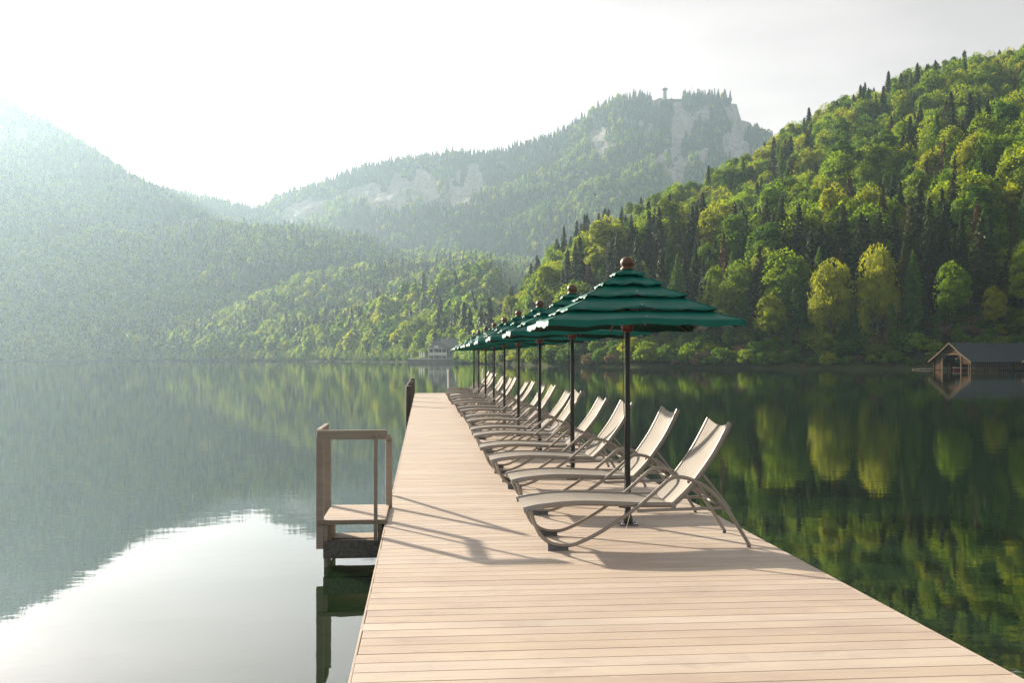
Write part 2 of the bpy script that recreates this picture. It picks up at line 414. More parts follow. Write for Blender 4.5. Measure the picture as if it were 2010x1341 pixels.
# ------------------------------------------------------------------ trees: prototypes
def quads(C, N, sw, sl, roll=None, dirs=None, r=None):
    """leaf sprays: centres C, facing N, half sizes; a slightly folded kite each"""
    r = r or rng; n = len(C)
    N = N / (np.linalg.norm(N, axis=1, keepdims=True) + 1e-9)
    if dirs is None: dirs = r.normal(size=(n, 3))
    U = dirs - N * (dirs * N).sum(1, keepdims=True); U /= np.linalg.norm(U, axis=1, keepdims=True) + 1e-9
    W = np.cross(N, U)
    sw = np.broadcast_to(sw, (n,))[:, None]; sl = np.broadcast_to(sl, (n,))[:, None]
    f = N * sw * .35
    V = np.stack([C - U * sl, C + W * sw - f, C + U * sl, C - W * sw - f], 1).reshape(-1, 3)
    F = np.arange(4 * n).reshape(-1, 4)
    return V, F
def npmesh(name, parts):
    """parts: list of (V, F, material)"""
    me = bpy.data.meshes.new(name); Vs, Fs, mi, o = [], [], [], 0; sm = []
    for k, (V, F, m) in enumerate(parts):
        V = np.asarray(V, float); me.materials.append(m)
        Vs += V.tolist(); Fs += [[i + o for i in f] for f in (F.tolist() if hasattr(F, 'tolist') else F)]
        mi += [k] * len(F); o += len(V)
    me.from_pydata(Vs, [], Fs); me.polygons.foreach_set('material_index', mi)
    return me

def trunk_geo(h, r0, limbs=(), lean=0.0, seed=0, n=7):
    g = MB(); rr = random.Random(seed)
    P = [(lean * h * (k / 7) ** 2 + rr.uniform(-.05, .05) * (k > 0), rr.uniform(-.05, .05) * (k > 0), -1.2 + (h + 1.2) * k / 7) for k in range(8)]
    g.tube(P, [r0 * (1.25 if k == 0 else 1) * (1 - .93 * k / 7) + .015 for k in range(8)], n)
    for a, b, rad in limbs:
        a, b = Vector(a), Vector(b); m = (a + b) / 2 + Vector((0, 0, -.1 * (b - a).length))
        g.tube([a, m, b], [rad, rad * .65, rad * .2], 5, cap=False)
    return g

def broadleaf(seed, h, r, dens=1.75, leafs=.265, tall=.62, droop=False, nclump=44):
    R = np.random.default_rng(seed); cz = h * (1 - tall / 2); az_ = h * tall / 2
    C, N, limbs = [], [], []; K = nclump
    lob = R.normal(size=(5, 3)); lob /= np.linalg.norm(lob, axis=1, keepdims=True)
    for k in range(K):
        d = R.normal(size=3); d /= np.linalg.norm(d)
        if d[2] < -.55: d[2] *= -.6
        rad = (.62 + .33 * R.random()) * (.78 + .38 * max(0, float((lob @ d).max())) ** 3)
        wid = 1.0 - .25 * max(d[2], 0) ** 2
        c = np.array([d[0] * r * rad * wid, d[1] * r * rad * wid, cz + d[2] * az_ * rad])
        cr = r * (.24 + .20 * R.random())
        n = int(95 * dens * (cr / (r * .34)) ** 2)
        e = R.normal(size=(n, 3)); e /= np.linalg.norm(e, axis=1, keepdims=True)
        e = np.where((e @ d)[:, None] < -.35, -e, e)
        q = c + e * cr * (.55 + .5 * R.random((n, 1))) * np.array([1, 1, .78])
        if droop:
            q[:, 2] -= np.abs(R.normal(size=n)) * cr * .9
        C.append(q); N.append(e + R.normal(size=(n, 3)) * .55 + np.array([0, 0, .45]))
        if k % 3 == 0: limbs.append(((0, 0, max(h * .22, c[2] - az_ * .75)), tuple(c), .045 * r / 3 + .03))
    # a looser inner fill
    n = int(420 * dens); e = R.normal(size=(n, 3)); e /= np.linalg.norm(e, axis=1, keepdims=True)
    C.append(np.array([0, 0, cz]) + e * np.array([r, r, az_]) * (.25 + .5 * R.random((n, 1)))); N.append(e + R.normal(size=(n, 3)))
    # stray sprays beyond the outline
    n = int(260 * dens); e = R.normal(size=(n, 3)); e /= np.linalg.norm(e, axis=1, keepdims=True); e[:, 2] = np.where(e[:, 2] < -.4, -e[:, 2], e[:, 2])
    C.append(np.array([0, 0, cz]) + e * np.array([r, r, az_]) * (1.0 + .16 * R.random((n, 1)))); N.append(R.normal(size=(n, 3)))
    C = np.concatenate(C); N = np.concatenate(N); s = leafs * (.6 + .8 * R.random(len(C)))
    dirs = None
    if droop:
        dirs = R.normal(size=C.shape) * .45; dirs[:, 2] -= 1
        N = N * np.array([1, 1, .2])
        V, F = quads(C, N, s * .55, s * 1.25, dirs=dirs, r=R)
    else: V, F = quads(C, N, s * .8, s * 1.05, r=R)
    return V, F, trunk_geo(h * .86, .018 * h * .62, limbs, 0, seed)

def conifer(seed, h, r, z0=.1, step=.5, per=7, spray=.30, up=.0, power=.85, airy=1.0, hang=.5):
    R = np.random.default_rng(seed); C, N, D_ = [], [], []; limbs = []
    z = h * z0
    while z < h * .985:
        f = (1 - z / h); L0 = r * (f ** power) * (1.0 if z > h * (z0 + .12) else .75)
        nb = max(4, int(per * (.55 + .45 * f)))
        a0 = R.random() * 6.28
        for b in range(nb):
            a = a0 + 6.283 * b / nb + R.normal() * .22; L = L0 * (.62 + .5 * R.random()); zz = z + R.normal() * step * .25
            d = np.array([math.cos(a), math.sin(a), 0]); sdv = np.array([-math.sin(a), math.cos(a), 0])
            m = max(2, int(L / (spray * 1.05) * airy)); u = (np.arange(m) + .35 + R.random(m) * .5) / m
            dz = -.38 * L * u ** 1.3 * (1 - up) + up * .3 * L * u + (.10 * L) * (u > .8) * (u - .8) * 5
            p = d * (u * L)[:, None] + np.array([0, 0, 1]) * (zz + dz)[:, None]
            for side in (-1, 0, 1):
                wv = spray * (.9 - .45 * u) * (side != 0)
                q = p + sdv * (side * wv)[:, None] + R.normal(size=p.shape) * spray * .16
                q[:, 2] -= abs(side) * spray * .25
                nn = np.tile(np.array([0, 0, .75]), (m, 1)) + sdv * side * .75 + d * .75 + R.normal(size=(m, 3)) * .45
                C.append(q); N.append(nn); D_.append(d + sdv * side * .75 + R.normal(size=(m, 3)) * .18 - np.array([0, 0, .3]))
            if hang > 0:
                sel = R.random(m) < hang; q = p[sel] - np.array([0, 0, spray * .55]); k = int(sel.sum())
                C.append(q); N.append(sdv + R.normal(size=(k, 3)) * .3); D_.append(np.array([0, 0, -1.0]) + d * .45 + R.normal(size=(k, 3)) * .15)
            if R.random() < .25 and L > 1: limbs.append(((0, 0, zz), tuple(d * L * .8 + np.array([0, 0, zz - .22 * L * (1 - up)])), .03))
        z += step * (.75 + .5 * R.random()) * (.6 + .4 * f)
    n = 14; C.append(np.stack([R.normal(size=n) * .06, R.normal(size=n) * .06, h * (.955 + .05 * R.random(n))], 1)); N.append(R.normal(size=(n, 3)) * np.array([1, 1, .2])); D_.append(np.tile([0, 0, 1.0], (n, 1)))
    C = np.concatenate(C); N = np.concatenate(N); D_ = np.concatenate(D_); s = spray * (.7 + .6 * R.random(len(C)))
    V, F = quads(C, N, s * .50, s * 1.0, dirs=D_, r=R)
    return V, F, trunk_geo(h * .985, .0125 * h, limbs, 0, seed)

def pine(seed, h, r):
    R = np.random.default_rng(seed); C, N, limbs = [], [], []
    for k in range(26):
        z = h * (.45 + .52 * R.random()); f = 1 - abs(z / h - .7) * 1.6; a = R.random() * 6.28; L = r * f * (.35 + .65 * R.random())
        c = np.array([math.cos(a) * L, math.sin(a) * L, z]); n = 75
        e = R.normal(size=(n, 3)) * np.array([1.25, 1.25, .38]) * .85
        C.append(c + e); N.append(np.array([0, 0, 1]) + R.normal(size=(n, 3)) * .5); limbs.append(((0, 0, z - .3), tuple(c), .05))
    C = np.concatenate(C); N = np.concatenate(N); V, F = quads(C, N, .17, .34, r=R)
    return V, F, trunk_geo(h * .97, .012 * h, limbs, .0, seed)

def bare(seed, h):
    rr = random.Random(seed); g = MB()
    def grow(p, d, L, r, lev):
        q = p + d * L; g.tube([p, (p + q) / 2 + Vector((rr.uniform(-.04, .04) * L, rr.uniform(-.04, .04) * L, 0)), q], [r, r * .8, r * .55], 4, cap=False)
        if lev == 0: return
        for _ in range(4 if lev > 1 else 3):
            nd = (d + Vector((rr.gauss(0, .5), rr.gauss(0, .5), rr.gauss(.12, .3)))).normalized()
            grow(p + d * L * rr.uniform(.5, 1), nd, L * rr.uniform(.5, .75), r * .55, lev - 1)
    grow(Vector((0, 0, -1)), Vector((0, 0, 1)), h * .42, .13, 4)
    return g

PROTO = []   # name, label, category, group, trunk mesh, crown mesh, height, crown radius
def proto(name, label, group, geo, lm, bark, h, r, zlow=.2):
    V, F, tg = geo
    tm = tg.mesh('trunk', bark); cm = npmesh('crown', [(V, F, lm)])
    PROTO.append(dict(name=name, label=label, group=group, trunk=tm, crown=cm, h=h, r=r, V=V, F=F, tg=tg, lm=lm, bark=bark, zl=zlow))
    return len(PROTO) - 1

B1 = proto('beech_tree', 'yellow-green spring beech with a domed crown on the wooded slope', 'spring-green beeches on the wooded slope', broadleaf(1, 17, 4.6, tall=.84, nclump=54), L_bright, M_bark, 17, 4.4)
B2 = proto('beech_tree', 'yellow-green spring beech with a domed crown on the wooded slope', 'spring-green beeches on the wooded slope', broadleaf(2, 19, 4.4, tall=.86, nclump=60), L_bright, M_bark, 19, 4.0)
B3 = proto('maple_tree', 'mid-green leafy maple with a dense crown on the wooded slope', 'mid-green maples on the wooded slope', broadleaf(3, 16, 4.8, tall=.86, nclump=54), L_mid, M_bark, 16, 4.6)
B4 = proto('maple_tree', 'mid-green leafy maple with a dense crown on the wooded slope', 'mid-green maples on the wooded slope', broadleaf(4, 20, 4.6, tall=.88, nclump=62), L_mid, M_bark, 20, 4.2)
S1 = proto('spruce_tree', 'dark green spruce with drooping boughs on the wooded slope', 'dark spruces on the wooded slope', conifer(5, 22, 5.0, step=.55, spray=.40, per=8, power=.8), L_spruce, M_bark, 22, 4.6)
S2 = proto('spruce_tree', 'dark green spruce with drooping boughs on the wooded slope', 'dark spruces on the wooded slope', conifer(6, 19, 4.2, step=.52, spray=.38, per=8, power=.85), L_spruce, M_bark, 19, 3.9)
S3 = proto('spruce_tree', 'dark green spruce with drooping boughs on the wooded slope', 'dark spruces on the wooded slope', conifer(7, 24, 5.0, z0=.25, step=.56, spray=.40, per=8, power=.7), L_spruce, M_bark, 24, 4.6, .25)
R1 = proto('dying_spruce', 'rusty brown dying spruce on the wooded slope', 'rusty brown spruces on the wooded slope', conifer(8, 19, 4.6, step=.55, spray=.38, per=8, power=.8), L_rust, M_bark, 19, 4.3)
A1 = proto('larch_tree', 'soft light green larch with feathery boughs on the wooded slope', 'light green larches on the wooded slope', conifer(9, 20, 4.6, z0=.16, step=.48, per=8, spray=.34, airy=.95, hang=.9, power=.75), L_larch, M_bark, 20, 4.2)
A2 = proto('larch_tree', 'soft light green larch with feathery boughs on the wooded slope', 'light green larches on the wooded slope', conifer(10, 18, 3.8, z0=.25, step=.46, per=8, spray=.32, airy=.95, hang=.9, power=.55), L_larch, M_bark, 18, 3.5, .25)
G1 = proto('birch_tree', 'golden-green weeping birch leaning over the lake shore', 'golden weeping birches on the lake shore', broadleaf(11, 18, 4.4, dens=2.2, leafs=.25, tall=.88, droop=True, nclump=58), L_gold, M_pale, 18, 4.4)
P1 = proto('pine_tree', 'flat-topped dark pine with bare lower trunk on the ridge', 'flat-topped pines on the ridge', pine(12, 18, 4.0), L_spruce, M_bark, 18, 4.0, .45)
H1 = proto('shrub', 'low leafy green shrub on the lake bank', 'green shrubs along the lake bank', broadleaf(13, 4.2, 2.6, dens=.5, leafs=.24, tall=.98, nclump=30), L_mid, M_bark, 4.2, 2.6)
H2 = proto('shrub', 'yellow-green leafy shrub on the lake bank', 'yellow-green shrubs along the lake bank', broadleaf(14, 5.0, 2.8, dens=.5, leafs=.24, tall=.98, nclump=30), L_bright, M_bark, 5.0, 2.8)
H3 = proto('shrub', 'brown twiggy shrub on the lake bank', 'brown shrubs along the lake bank', broadleaf(15, 3.2, 2.4, dens=.4, leafs=.2, tall=.98, nclump=26), L_brown, M_bark, 3.2, 2.4)

def plant(i, X, Y, z, s, rz, sx=1.0, label=None, group=None, name=None):
    p = PROTO[i]
    o = empty(name or p['name'], (X, Y, z), rz); o.scale = (s * sx, s * sx, s)
    tag(o, label or p['label'], 'shrub' if p['name'] == 'shrub' else 'tree', group or (None if label else p['group']))
    put('trunk', p['trunk'], o); put('crown', p['crown'], o)
    return o

# ------------------------------------------------------------------ forests that nobody could count: one object each, instanced
def proto_collection(name, items):
    c = bpy.data.collections.new(name)
    for k, me in enumerate(items): c.objects.link(bpy.data.objects.new('%s_%02d' % (name, k), me))
    return c
full = []
for p in PROTO:
    full.append(npmesh('tree', [(p['V'], p['F'], p['lm']), (np.array([tuple(v) for v in p['tg'].v]), p['tg'].f, p['bark'])]))
C_full = proto_collection('tree_kinds', full)
def lod(geo, lm, bark):
    V, F, tg = geo
    g = MB(); g.tube([(0, 0, -1), (0, 0, V[:, 2].max() * .7)], [.25, .08], 4, cap=False)
    return npmesh('far_tree', [(V, F, lm), (np.array([tuple(v) for v in g.v]), g.f, bark)])
far = [lod(conifer(31, 17, 4.2, step=1.0, per=6, spray=.8, hang=.3), L_spruce, M_bark), lod(conifer(32, 14, 3.6, step=.9, per=6, spray=.75, hang=.3), L_spruce, M_bark),
       lod(broadleaf(33, 14, 4.2, dens=.36, leafs=.8, tall=.9, nclump=26), L_mid, M_bark), lod(broadleaf(34, 13, 3.8, dens=.36, leafs=.75, tall=.9, nclump=24), L_bright, M_bark),
       lod(conifer(35, 15, 4.0, step=.9, per=6, spray=.7, hang=.4), L_larch, M_bark), lod(broadleaf(36, 12, 3.6, dens=.36, leafs=.75, tall=.9, nclump=24), L_mid, M_bark)]
C_far = proto_collection('far_tree_kinds', far)

def forest(name, P, idx, rot, scl, coll, label, mat):
    me = bpy.data.meshes.new(name); me.from_pydata(P.tolist(), [], [])
    me.materials.append(mat)
    a = me.attributes.new('kind_index', 'INT', 'POINT'); a.data.foreach_set('value', idx.astype(np.int32))
    a = me.attributes.new('turn', 'FLOAT_VECTOR', 'POINT'); a.data.foreach_set('vector', np.stack([0 * rot, 0 * rot, rot], 1).ravel().astype(np.float32))
    a = me.attributes.new('size', 'FLOAT_VECTOR', 'POINT'); a.data.foreach_set('vector', scl.ravel().astype(np.float32))
    o = put(name, me); tag(o, label, 'forest', kind='stuff')
    ng = bpy.data.node_groups.new(name, 'GeometryNodeTree')
    ng.interface.new_socket('Geometry', in_out='INPUT', socket_type='NodeSocketGeometry'); ng.interface.new_socket('Geometry', in_out='OUTPUT', socket_type='NodeSocketGeometry')
    gi, go = ng.nodes.new('NodeGroupInput'), ng.nodes.new('NodeGroupOutput')
    ip = ng.nodes.new('GeometryNodeInstanceOnPoints'); ci = ng.nodes.new('GeometryNodeCollectionInfo')
    ci.inputs['Collection'].default_value = coll; ci.inputs['Separate Children'].default_value = True; ci.inputs['Reset Children'].default_value = True
    def attr(nm, ty):
        x = ng.nodes.new('GeometryNodeInputNamedAttribute'); x.data_type = ty; x.inputs['Name'].default_value = nm; return x.outputs['Attribute']
    ng.links.new(gi.outputs[0], ip.inputs['Points']); ng.links.new(ci.outputs[0], ip.inputs['Instance']); ip.inputs['Pick Instance'].default_value = True
    ng.links.new(attr('kind_index', 'INT'), ip.inputs['Instance Index']); ng.links.new(attr('turn', 'FLOAT_VECTOR'), ip.inputs['Rotation']); ng.links.new(attr('size', 'FLOAT_VECTOR'), ip.inputs['Scale'])
    ng.links.new(ip.outputs[0], go.inputs[0])
    md = o.modifiers.new('trees', 'NODES'); md.node_group = ng
    return o

def scatter(hill, x0, x1, t0, t1, spacing, n, seed, rock=None):
    R = np.random.default_rng(seed); px = R.uniform(x0, x1, n); tt = R.uniform(t0, t1, n)
    X, Y, Z, D = hill.point(px, tt)
    wgt = D * (hill.dcf(px) - hill.d0f(px)); keep = R.random(n) < wgt / wgt.max()
    keep &= Z > WATER + .4
    if rock is not None:
        PY = HYP - (Z - EYE) / D * FPX; keep &= rock(px, PY) + R.normal(size=n) * .06 < .30
    X, Y, Z, D, px, tt = [q[keep] for q in (X, Y, Z, D, px, tt)]
    cell = np.floor(X / spacing).astype(int) * 100003 + np.floor(Y / spacing).astype(int)
    _, first = np.unique(cell, return_index=True)
    return [q[first] for q in (X, Y, Z, D, px, tt)]

KEEP_CLEAR = (800, 906, 436)     # the white house stands here
def far_forest(name, hill, x0, x1, t0, spacing, n, seed, label, probs, rock=None, smin=.75, smax=1.2):
    X, Y, Z, D, px, tt = scatter(hill, x0, x1, t0, 1.10, spacing, n, seed, rock)
    kp = ~((hill is MAIN) & (tt > .965) & (px > 1293) & (px < 1338)) & ~((px > KEEP_CLEAR[0]) & (px < KEEP_CLEAR[1]) & (D < KEEP_CLEAR[2])); X, Y, Z, D, px, tt = [q[kp] for q in (X, Y, Z, D, px, tt)]
    R = np.random.default_rng(seed + 1); m = len(X)
    patch = fbm(X * .012, Y * .012, seed, 3)
    con, bro = probs(tt, patch); u = R.random(m)
    idx = np.where(u < con, np.where(R.random(m) < .6, 0, 1), np.where(R.random(m) < bro, 3, np.where(R.random(m) < .25, 4, np.where(R.random(m) < .5, 2, 5))))
    s = R.uniform(smin, smax, m); scl = np.stack([s * R.uniform(.85, 1.15, m), s * R.uniform(.85, 1.15, m), s * R.uniform(.85, 1.2, m)], 1)
    forest(name, np.stack([X, Y, Z - .3], 1), idx, R.uniform(0, 6.28, m), scl, C_far, label, L_mid)
    return m
nS = far_forest('spur_forest', SPUR, -400, 1400, .004, 5.6, 90000, 51, 'hazy spring-green forest on the spur behind the white house', lambda t_, p: (np.clip(.20 + 1.3 * p, .05, .7), .66))
nM = far_forest('mountain_forest', MAIN, 250, 1900, .05, 6.0, 190000, 52, 'blue hazy conifer forest around the pale limestone cliffs', lambda t_, p: (np.clip(.34 + .62 * t_ + 1.2 * p, .1, .96), .35), rock_main, .62, 1.08)
nL = far_forest('misty_forest', LEFT, -700, 760, .003, 6.8, 190000, 53, 'pale forest on the misty mountain facing the sun', lambda t_, p: (np.clip(.22 + .6 * t_ + 1.2 * p, .08, .92), .45), rock_left, .65, 1.12)
print('far trees', nS, nM, nL)

Rs = np.random.default_rng(55); pb = Rs.uniform(-420, 960, 9000); pb = pb[Rs.random(9000) < shore(pb) / 900]; Db = shore(pb) + Rs.uniform(.4, 16, len(pb))
def zat(h_): return h_.point(pb, (Db - h_.d0f(pb)) / (h_.dcf(pb) - h_.d0f(pb)))
q1, q2 = zat(SPUR), zat(LEFT); Zb = np.maximum(q1[2], np.where(pb < 800, q2[2], -9)); ok = (Zb > WATER - .15) & ~((pb > 800) & (pb < 880) & (Db < 446)) & ~((pb > 840) & (pb < 905) & (Db < 432))
ib = np.where(Rs.random(len(pb)) < .7, H1, H2); sb_ = Rs.uniform(.5, 1.25, len(pb))
forest('shore_thicket', np.stack([q1[0], q1[1], Zb - .4], 1)[ok], ib[ok], Rs.uniform(0, 6.28, int(ok.sum())), np.stack([sb_ * 1.1, sb_ * 1.1, sb_ * 1.2], 1)[ok], C_full, 'leafy thicket along the far shore below the hazy woods', L_mid)

# ------------------------------------------------------------------ near hillside: single trees and the rest of the wood
def ground_near(px, D):
    d0, dc = shore(px), NEAR.dcf(px); X, Y, Z, _ = NEAR.point(px, (D - d0) / (dc - d0)); return float(X), float(Y), float(Z)

near = []     # dict(x, y, z, D, px, kind, s, sx, rot, label)
def by_hand(kind, px, dd, ytop, sx=1.0, **kw):
    """a tree seen in column px, dd metres behind the shore, whose tip shows at row ytop"""
    D = float(shore(px)) + dd; X, Y, Z = ground_near(px, D)
    hh = EYE + (HYP - ytop) / FPX * D - Z
    near.append(dict(x=X, y=Y, z=Z - .15, D=D, px=px, k=kind, s=hh / PROTO[kind]['h'], sx=sx, rot=rng.uniform(0, 6.28), must=True, **kw))
for a in [(G1, 1632, 6, 516, 1.0), (G1, 1722, 7, 488, .82), (A1, 1792, 7, 492, 1.05), (A2, 1566, 8, 520, .9), (A2, 1608, 14, 486, .9), (A1, 1462, 7, 566, 1.05), (A2, 1392, 8, 545, .95),
          (A1, 1330, 12, 500, 1.1), (A1, 1510, 9, 600, 1.1), (B1, 1868, 9, 520, .8), (S1, 1830, 16, 440, 1.0), (S3, 1925, 13, 420, 1.15), (S1, 1990, 14, 440, 1.1), (B1, 1950, 8, 566, .8),
          (S3, 1690, 20, 415, 1.2), (S2, 1490, 14, 480, 1.1), (S3, 1540, 22, 450, 1.0), (A1, 1840, 6, 610, .9), (B3, 1770, 5, 640, .8), (B3, 1880, 5, 640, .8), (A2, 1680, 5, 600, .9), (S1, 1655, 30, 400, 1.1),
          (A2, 1545, 4, 628, .9), (A1, 1590, 10, 560, .9), (A2, 1655, 4, 612, 1.0), (S2, 1705, 12, 520, .9), (A1, 1750, 4, 590, .8), (S1, 1775, 14, 470, .9), (S2, 1815, 6, 560, .9), (A2, 1900, 15, 590, 1.0), (S2, 1975, 18, 560, .9), (A1, 2005, 15, 600, 1.0), (A2, 1435, 4, 610, 1.0), (A1, 1350, 5, 600, .9), (S1, 1290, 14, 540, .9), (A2, 1245, 6, 590, 1.0), (B3, 1180, 8, 590, .9), (A1, 1140, 8, 600, .9), (S2, 1080, 10, 590, .9), (A2, 1045, 8, 600, 1.0),
          (S1, 1885, 17, 530, .9), (A1, 1938, 18, 570, .9), (B3, 1965, 18, 610, .8), (S2, 1850, 16, 545, .9), (B3, 1915, 19, 600, .8), (S2, 2000, 20, 520, .9),
          (R1, 1668, 78, 345, 1.1), (R1, 1425, 36, 448, 1.1), (R1, 1462, 40, 470, 1.0), (R1, 1915, 60, 352, 1.0), (S1, 1212, 30, 448, 1.0), (P1, 1247, 48, 444, 1.1), (S2, 1112, 40, 494, 1.0), (S1, 1005, 18, 598, 1.1),
          (B2, 1780, 110, 318, 1.2), (B1, 1870, 95, 350, 1.1), (B2, 1950, 130, 220, 1.3), (B1, 1740, 48, 395, 1.25), (B1, 1830, 70, 402, 1.1), (B2, 1890, 190, 170, 1.3), (B4, 1830, 150, 240, 1.3), (B1, 1985, 75, 290, 1.2)]:
    by_hand(*a)
for px_, yt_, sx_ in [(1893, 98, 1.0), (1962, 97, 1.0), (1562, 262, 1.0), (1838, 119, 1.0), (1806, 128, .9), (1485, 305, .9), (1600, 232, .9), (1700, 178, .9), (1745, 160, .8), (1655, 200, .8), (1300, 412, .9), (1925, 118, .9), (1420, 350, .9)]:
    for dd_ in range(330, 60, -5):
        D_ = float(shore(px_)) + dd_
        if EYE + (HYP - yt_) / FPX * D_ - ground_near(px_, D_)[2] > 15.5: break
    by_hand(S2, px_, dd_, yt_, sx_)
for a in [(H2, 1270, 1.6, 672, 1.0), (H1, 1310, 1.5, 680, 1.1), (H2, 1352, 1.5, 676, .9), (H3, 1378, 1.3, 690, 1.1), (H1, 1420, 1.5, 684, 1.2), (H2, 1462, 1.6, 686, .9), (H1, 1500, 1.5, 690, 1.1), (H3, 1470, 1.3, 703, 1.2), (H3, 1208, 1.4, 693, 1.1),
          (H1, 1185, 1.6, 684, 1.1), (H3, 1160, 1.4, 694, 1.1), (H1, 1120, 1.8, 680, 1.2), (H1, 1085, 1.6, 684, 1.2), (H2, 1050, 1.6, 678, 1.0), (H2, 1020, 1.6, 680, 1.1), (H1, 995, 1.6, 686, 1.1), (H2, 970, 1.6, 683, 1.0),
          (H1, 1540, 1.4, 698, 1.3), (H3, 1585, 1.3, 706, 1.2), (H1, 1650, 1.5, 704, 1.3), (H1, 1700, 1.4, 708, 1.3), (H3, 1745, 1.3, 708, 1.2), (H1, 1800, 1.5, 704, 1.3), (H1, 1620, 1.4, 708, 1.2), (H1, 1235, 1.7, 688, 1.0), (H3, 1335, 1.2, 699, 1.1), (H1, 945, 1.5, 692, 1.1)]:
    by_hand(*a)
X, Y, Z, D, px, tt = scatter(NEAR, 935, 2500, .012, 1.12, 4.9, 46000, 61)
R = np.random.default_rng(62)
hx = np.array([q['x'] for q in near]); hy = np.array([q['y'] for q in near])
patch = fbm(X * .03, Y * .03, 5, 3)
for i in range(len(X)):
    if np.min((hx - X[i]) ** 2 + (hy - Y[i]) ** 2) < 11: continue
    dsh = D[i] - shore(px[i]); u = R.random()
    if dsh < 5 : continue
    if abs(px[i] - 1990) < 190 and dsh < 16 and px[i] > 1815 and dsh < 6: continue       # the boathouses stand here
    pc = np.clip(.22 + 1.5 * patch[i], .05, .8)
    low = dsh < 26
    if u < pc: k = [S1, S2, S3][int(R.integers(3))]
    elif u < pc + .035: k = R1
    elif u < pc + (.30 if low else .12): k = [A1, A2][int(R.integers(2))]
    else: k = [B1, B2, B3, B4][int(R.choice(4, p=[.33, .3, .2, .17]))]
    con_ = k in (S1, S2, S3, R1)
    s = R.uniform(.6, 1.0) * (.85 if tt[i] > .9 else 1) if con_ else R.uniform(.62, 1.1) * (.9 if low else 1.0) * (.9 if tt[i] > .9 else 1)
    if px[i] < 1040: s *= .8
    near.append(dict(x=X[i], y=Y[i], z=Z[i] - .2, D=D[i], px=px[i], k=k, s=s, sx=R.uniform(.75, 1.05) if con_ else R.uniform(.72, 1.12), rot=R.uniform(0, 6.28), must=False))
# how much of each tree the photograph shows: front-to-back coverage on a coarse picture
Wc, Hc = 1005, 670; cov = np.zeros((Hc, Wc), bool); order = sorted(range(len(near)), key=lambda i: near[i]['D'])
yy, xx = np.mgrid[0:Hc, 0:Wc]
for i in order:
    q = near[i]; p = PROTO[q['k']]; sc = FPX / q['D'] / 2; h = p['h'] * q['s']; r = p['r'] * q['s'] * q['sx'] * .85
    ct = HYP / 2 - (q['z'] + h - EYE) * sc; cb = HYP / 2 - (q['z'] + h * p['zl'] - EYE) * sc; c = q['px'] / 2; rr_ = r * sc
    x0, x1, y0, y1 = int(max(0, c - rr_)), int(min(Wc, c + rr_ + 1)), int(max(0, ct)), int(min(Hc, cb + 1))
    q['vis'] = 0
    if x1 <= x0 or y1 <= y0: continue
    m = ((xx[y0:y1, x0:x1] - c) / max(rr_, .5)) ** 2 + ((yy[y0:y1, x0:x1] - (ct + cb) / 2) / max((cb - ct) / 2, .5)) ** 2 <= 1
    q['vis'] = int((m & ~cov[y0:y1, x0:x1]).sum()); cov[y0:y1, x0:x1] |= m
rank = sorted(range(len(near)), key=lambda i: (-near[i]['must'], -near[i]['vis']))
single = set(rank[:300])
P, idx, rot, scl = [], [], [], []
for i, q in enumerate(near):
    if i in single:
        dsh_ = q['D'] - float(shore(q['px'])); tt_ = dsh_ / float(NEAR.dcf(q['px']) - shore(q['px'])); p_ = PROTO[q['k']]
        where = 'beside the white house cove' if q['px'] < 1150 else 'across the water from the parasols' if q['px'] < 1500 else 'above the golden birches' if q['px'] < 1800 else 'above the boathouse'
        band = 'low by the lake bank' if dsh_ < 24 else 'on the skyline ridge' if tt_ > .85 else 'halfway up the slope'
        if p_['name'] == 'shrub': where = {'beside the white house cove': 'toward the white house', 'across the water from the parasols': 'across from the parasols', 'above the golden birches': 'below the golden birches', 'above the boathouse': 'beside the boathouse'}[where]
        lb = {}
        if q['k'] == G1: lb = dict(label='broad golden-green weeping birch on the lake shore beside a narrow larch' if q['px'] < 1680 else 'slimmer golden-green weeping birch on the lake shore toward the boathouse')
        if q['k'] not in (G1, P1):
            txt = (p_['label'] + ' ' + where) if p_['name'] == 'shrub' else p_['label'].split(' on the')[0].split(' with')[0] + ' ' + band + ' ' + where
            lb = dict(label=txt, group=txt)
        plant(q['k'], q['x'], q['y'], q['z'], q['s'], q['rot'], q['sx'], **lb)
    else:
        P.append((q['x'], q['y'], q['z'])); idx.append(q['k']); rot.append(q['rot']); scl.append((q['s'] * q['sx'], q['s'] * q['sx'], q['s']))
forest('hillside_forest', np.array(P), np.array(idx), np.array(rot), np.array(scl), C_full, 'dense mixed wood filling the sunlit slope between its larger trees', L_mid)
Xu, Yu, Zu, Du, pu, tu = scatter(NEAR, 935, 2400, .001, .3, 2.5, 60000, 65)
Ru = np.random.default_rng(66); du = Du - shore(pu); ku = (du > .8) & (du < 45); Xu, Yu, Zu, du = Xu[ku], Yu[ku], Zu[ku], du[ku]
ui = np.where(Ru.random(len(Xu)) < .72, H1, np.where(Ru.random(len(Xu)) < .45, H2, H3)); us = Ru.uniform(.3, .95, len(Xu)) * np.where(du < 3, .7, 1.0)
forest('undergrowth', np.stack([Xu, Yu, Zu - .2], 1), ui, Ru.uniform(0, 6.28, len(Xu)), np.stack([us * 1.15, us * 1.15, us], 1), C_full, 'low leafy undergrowth between the trunks above the lake bank', L_mid)
print('near trees', len(near), 'single', len(single), 'least visible px', near[rank[299]]['vis'])

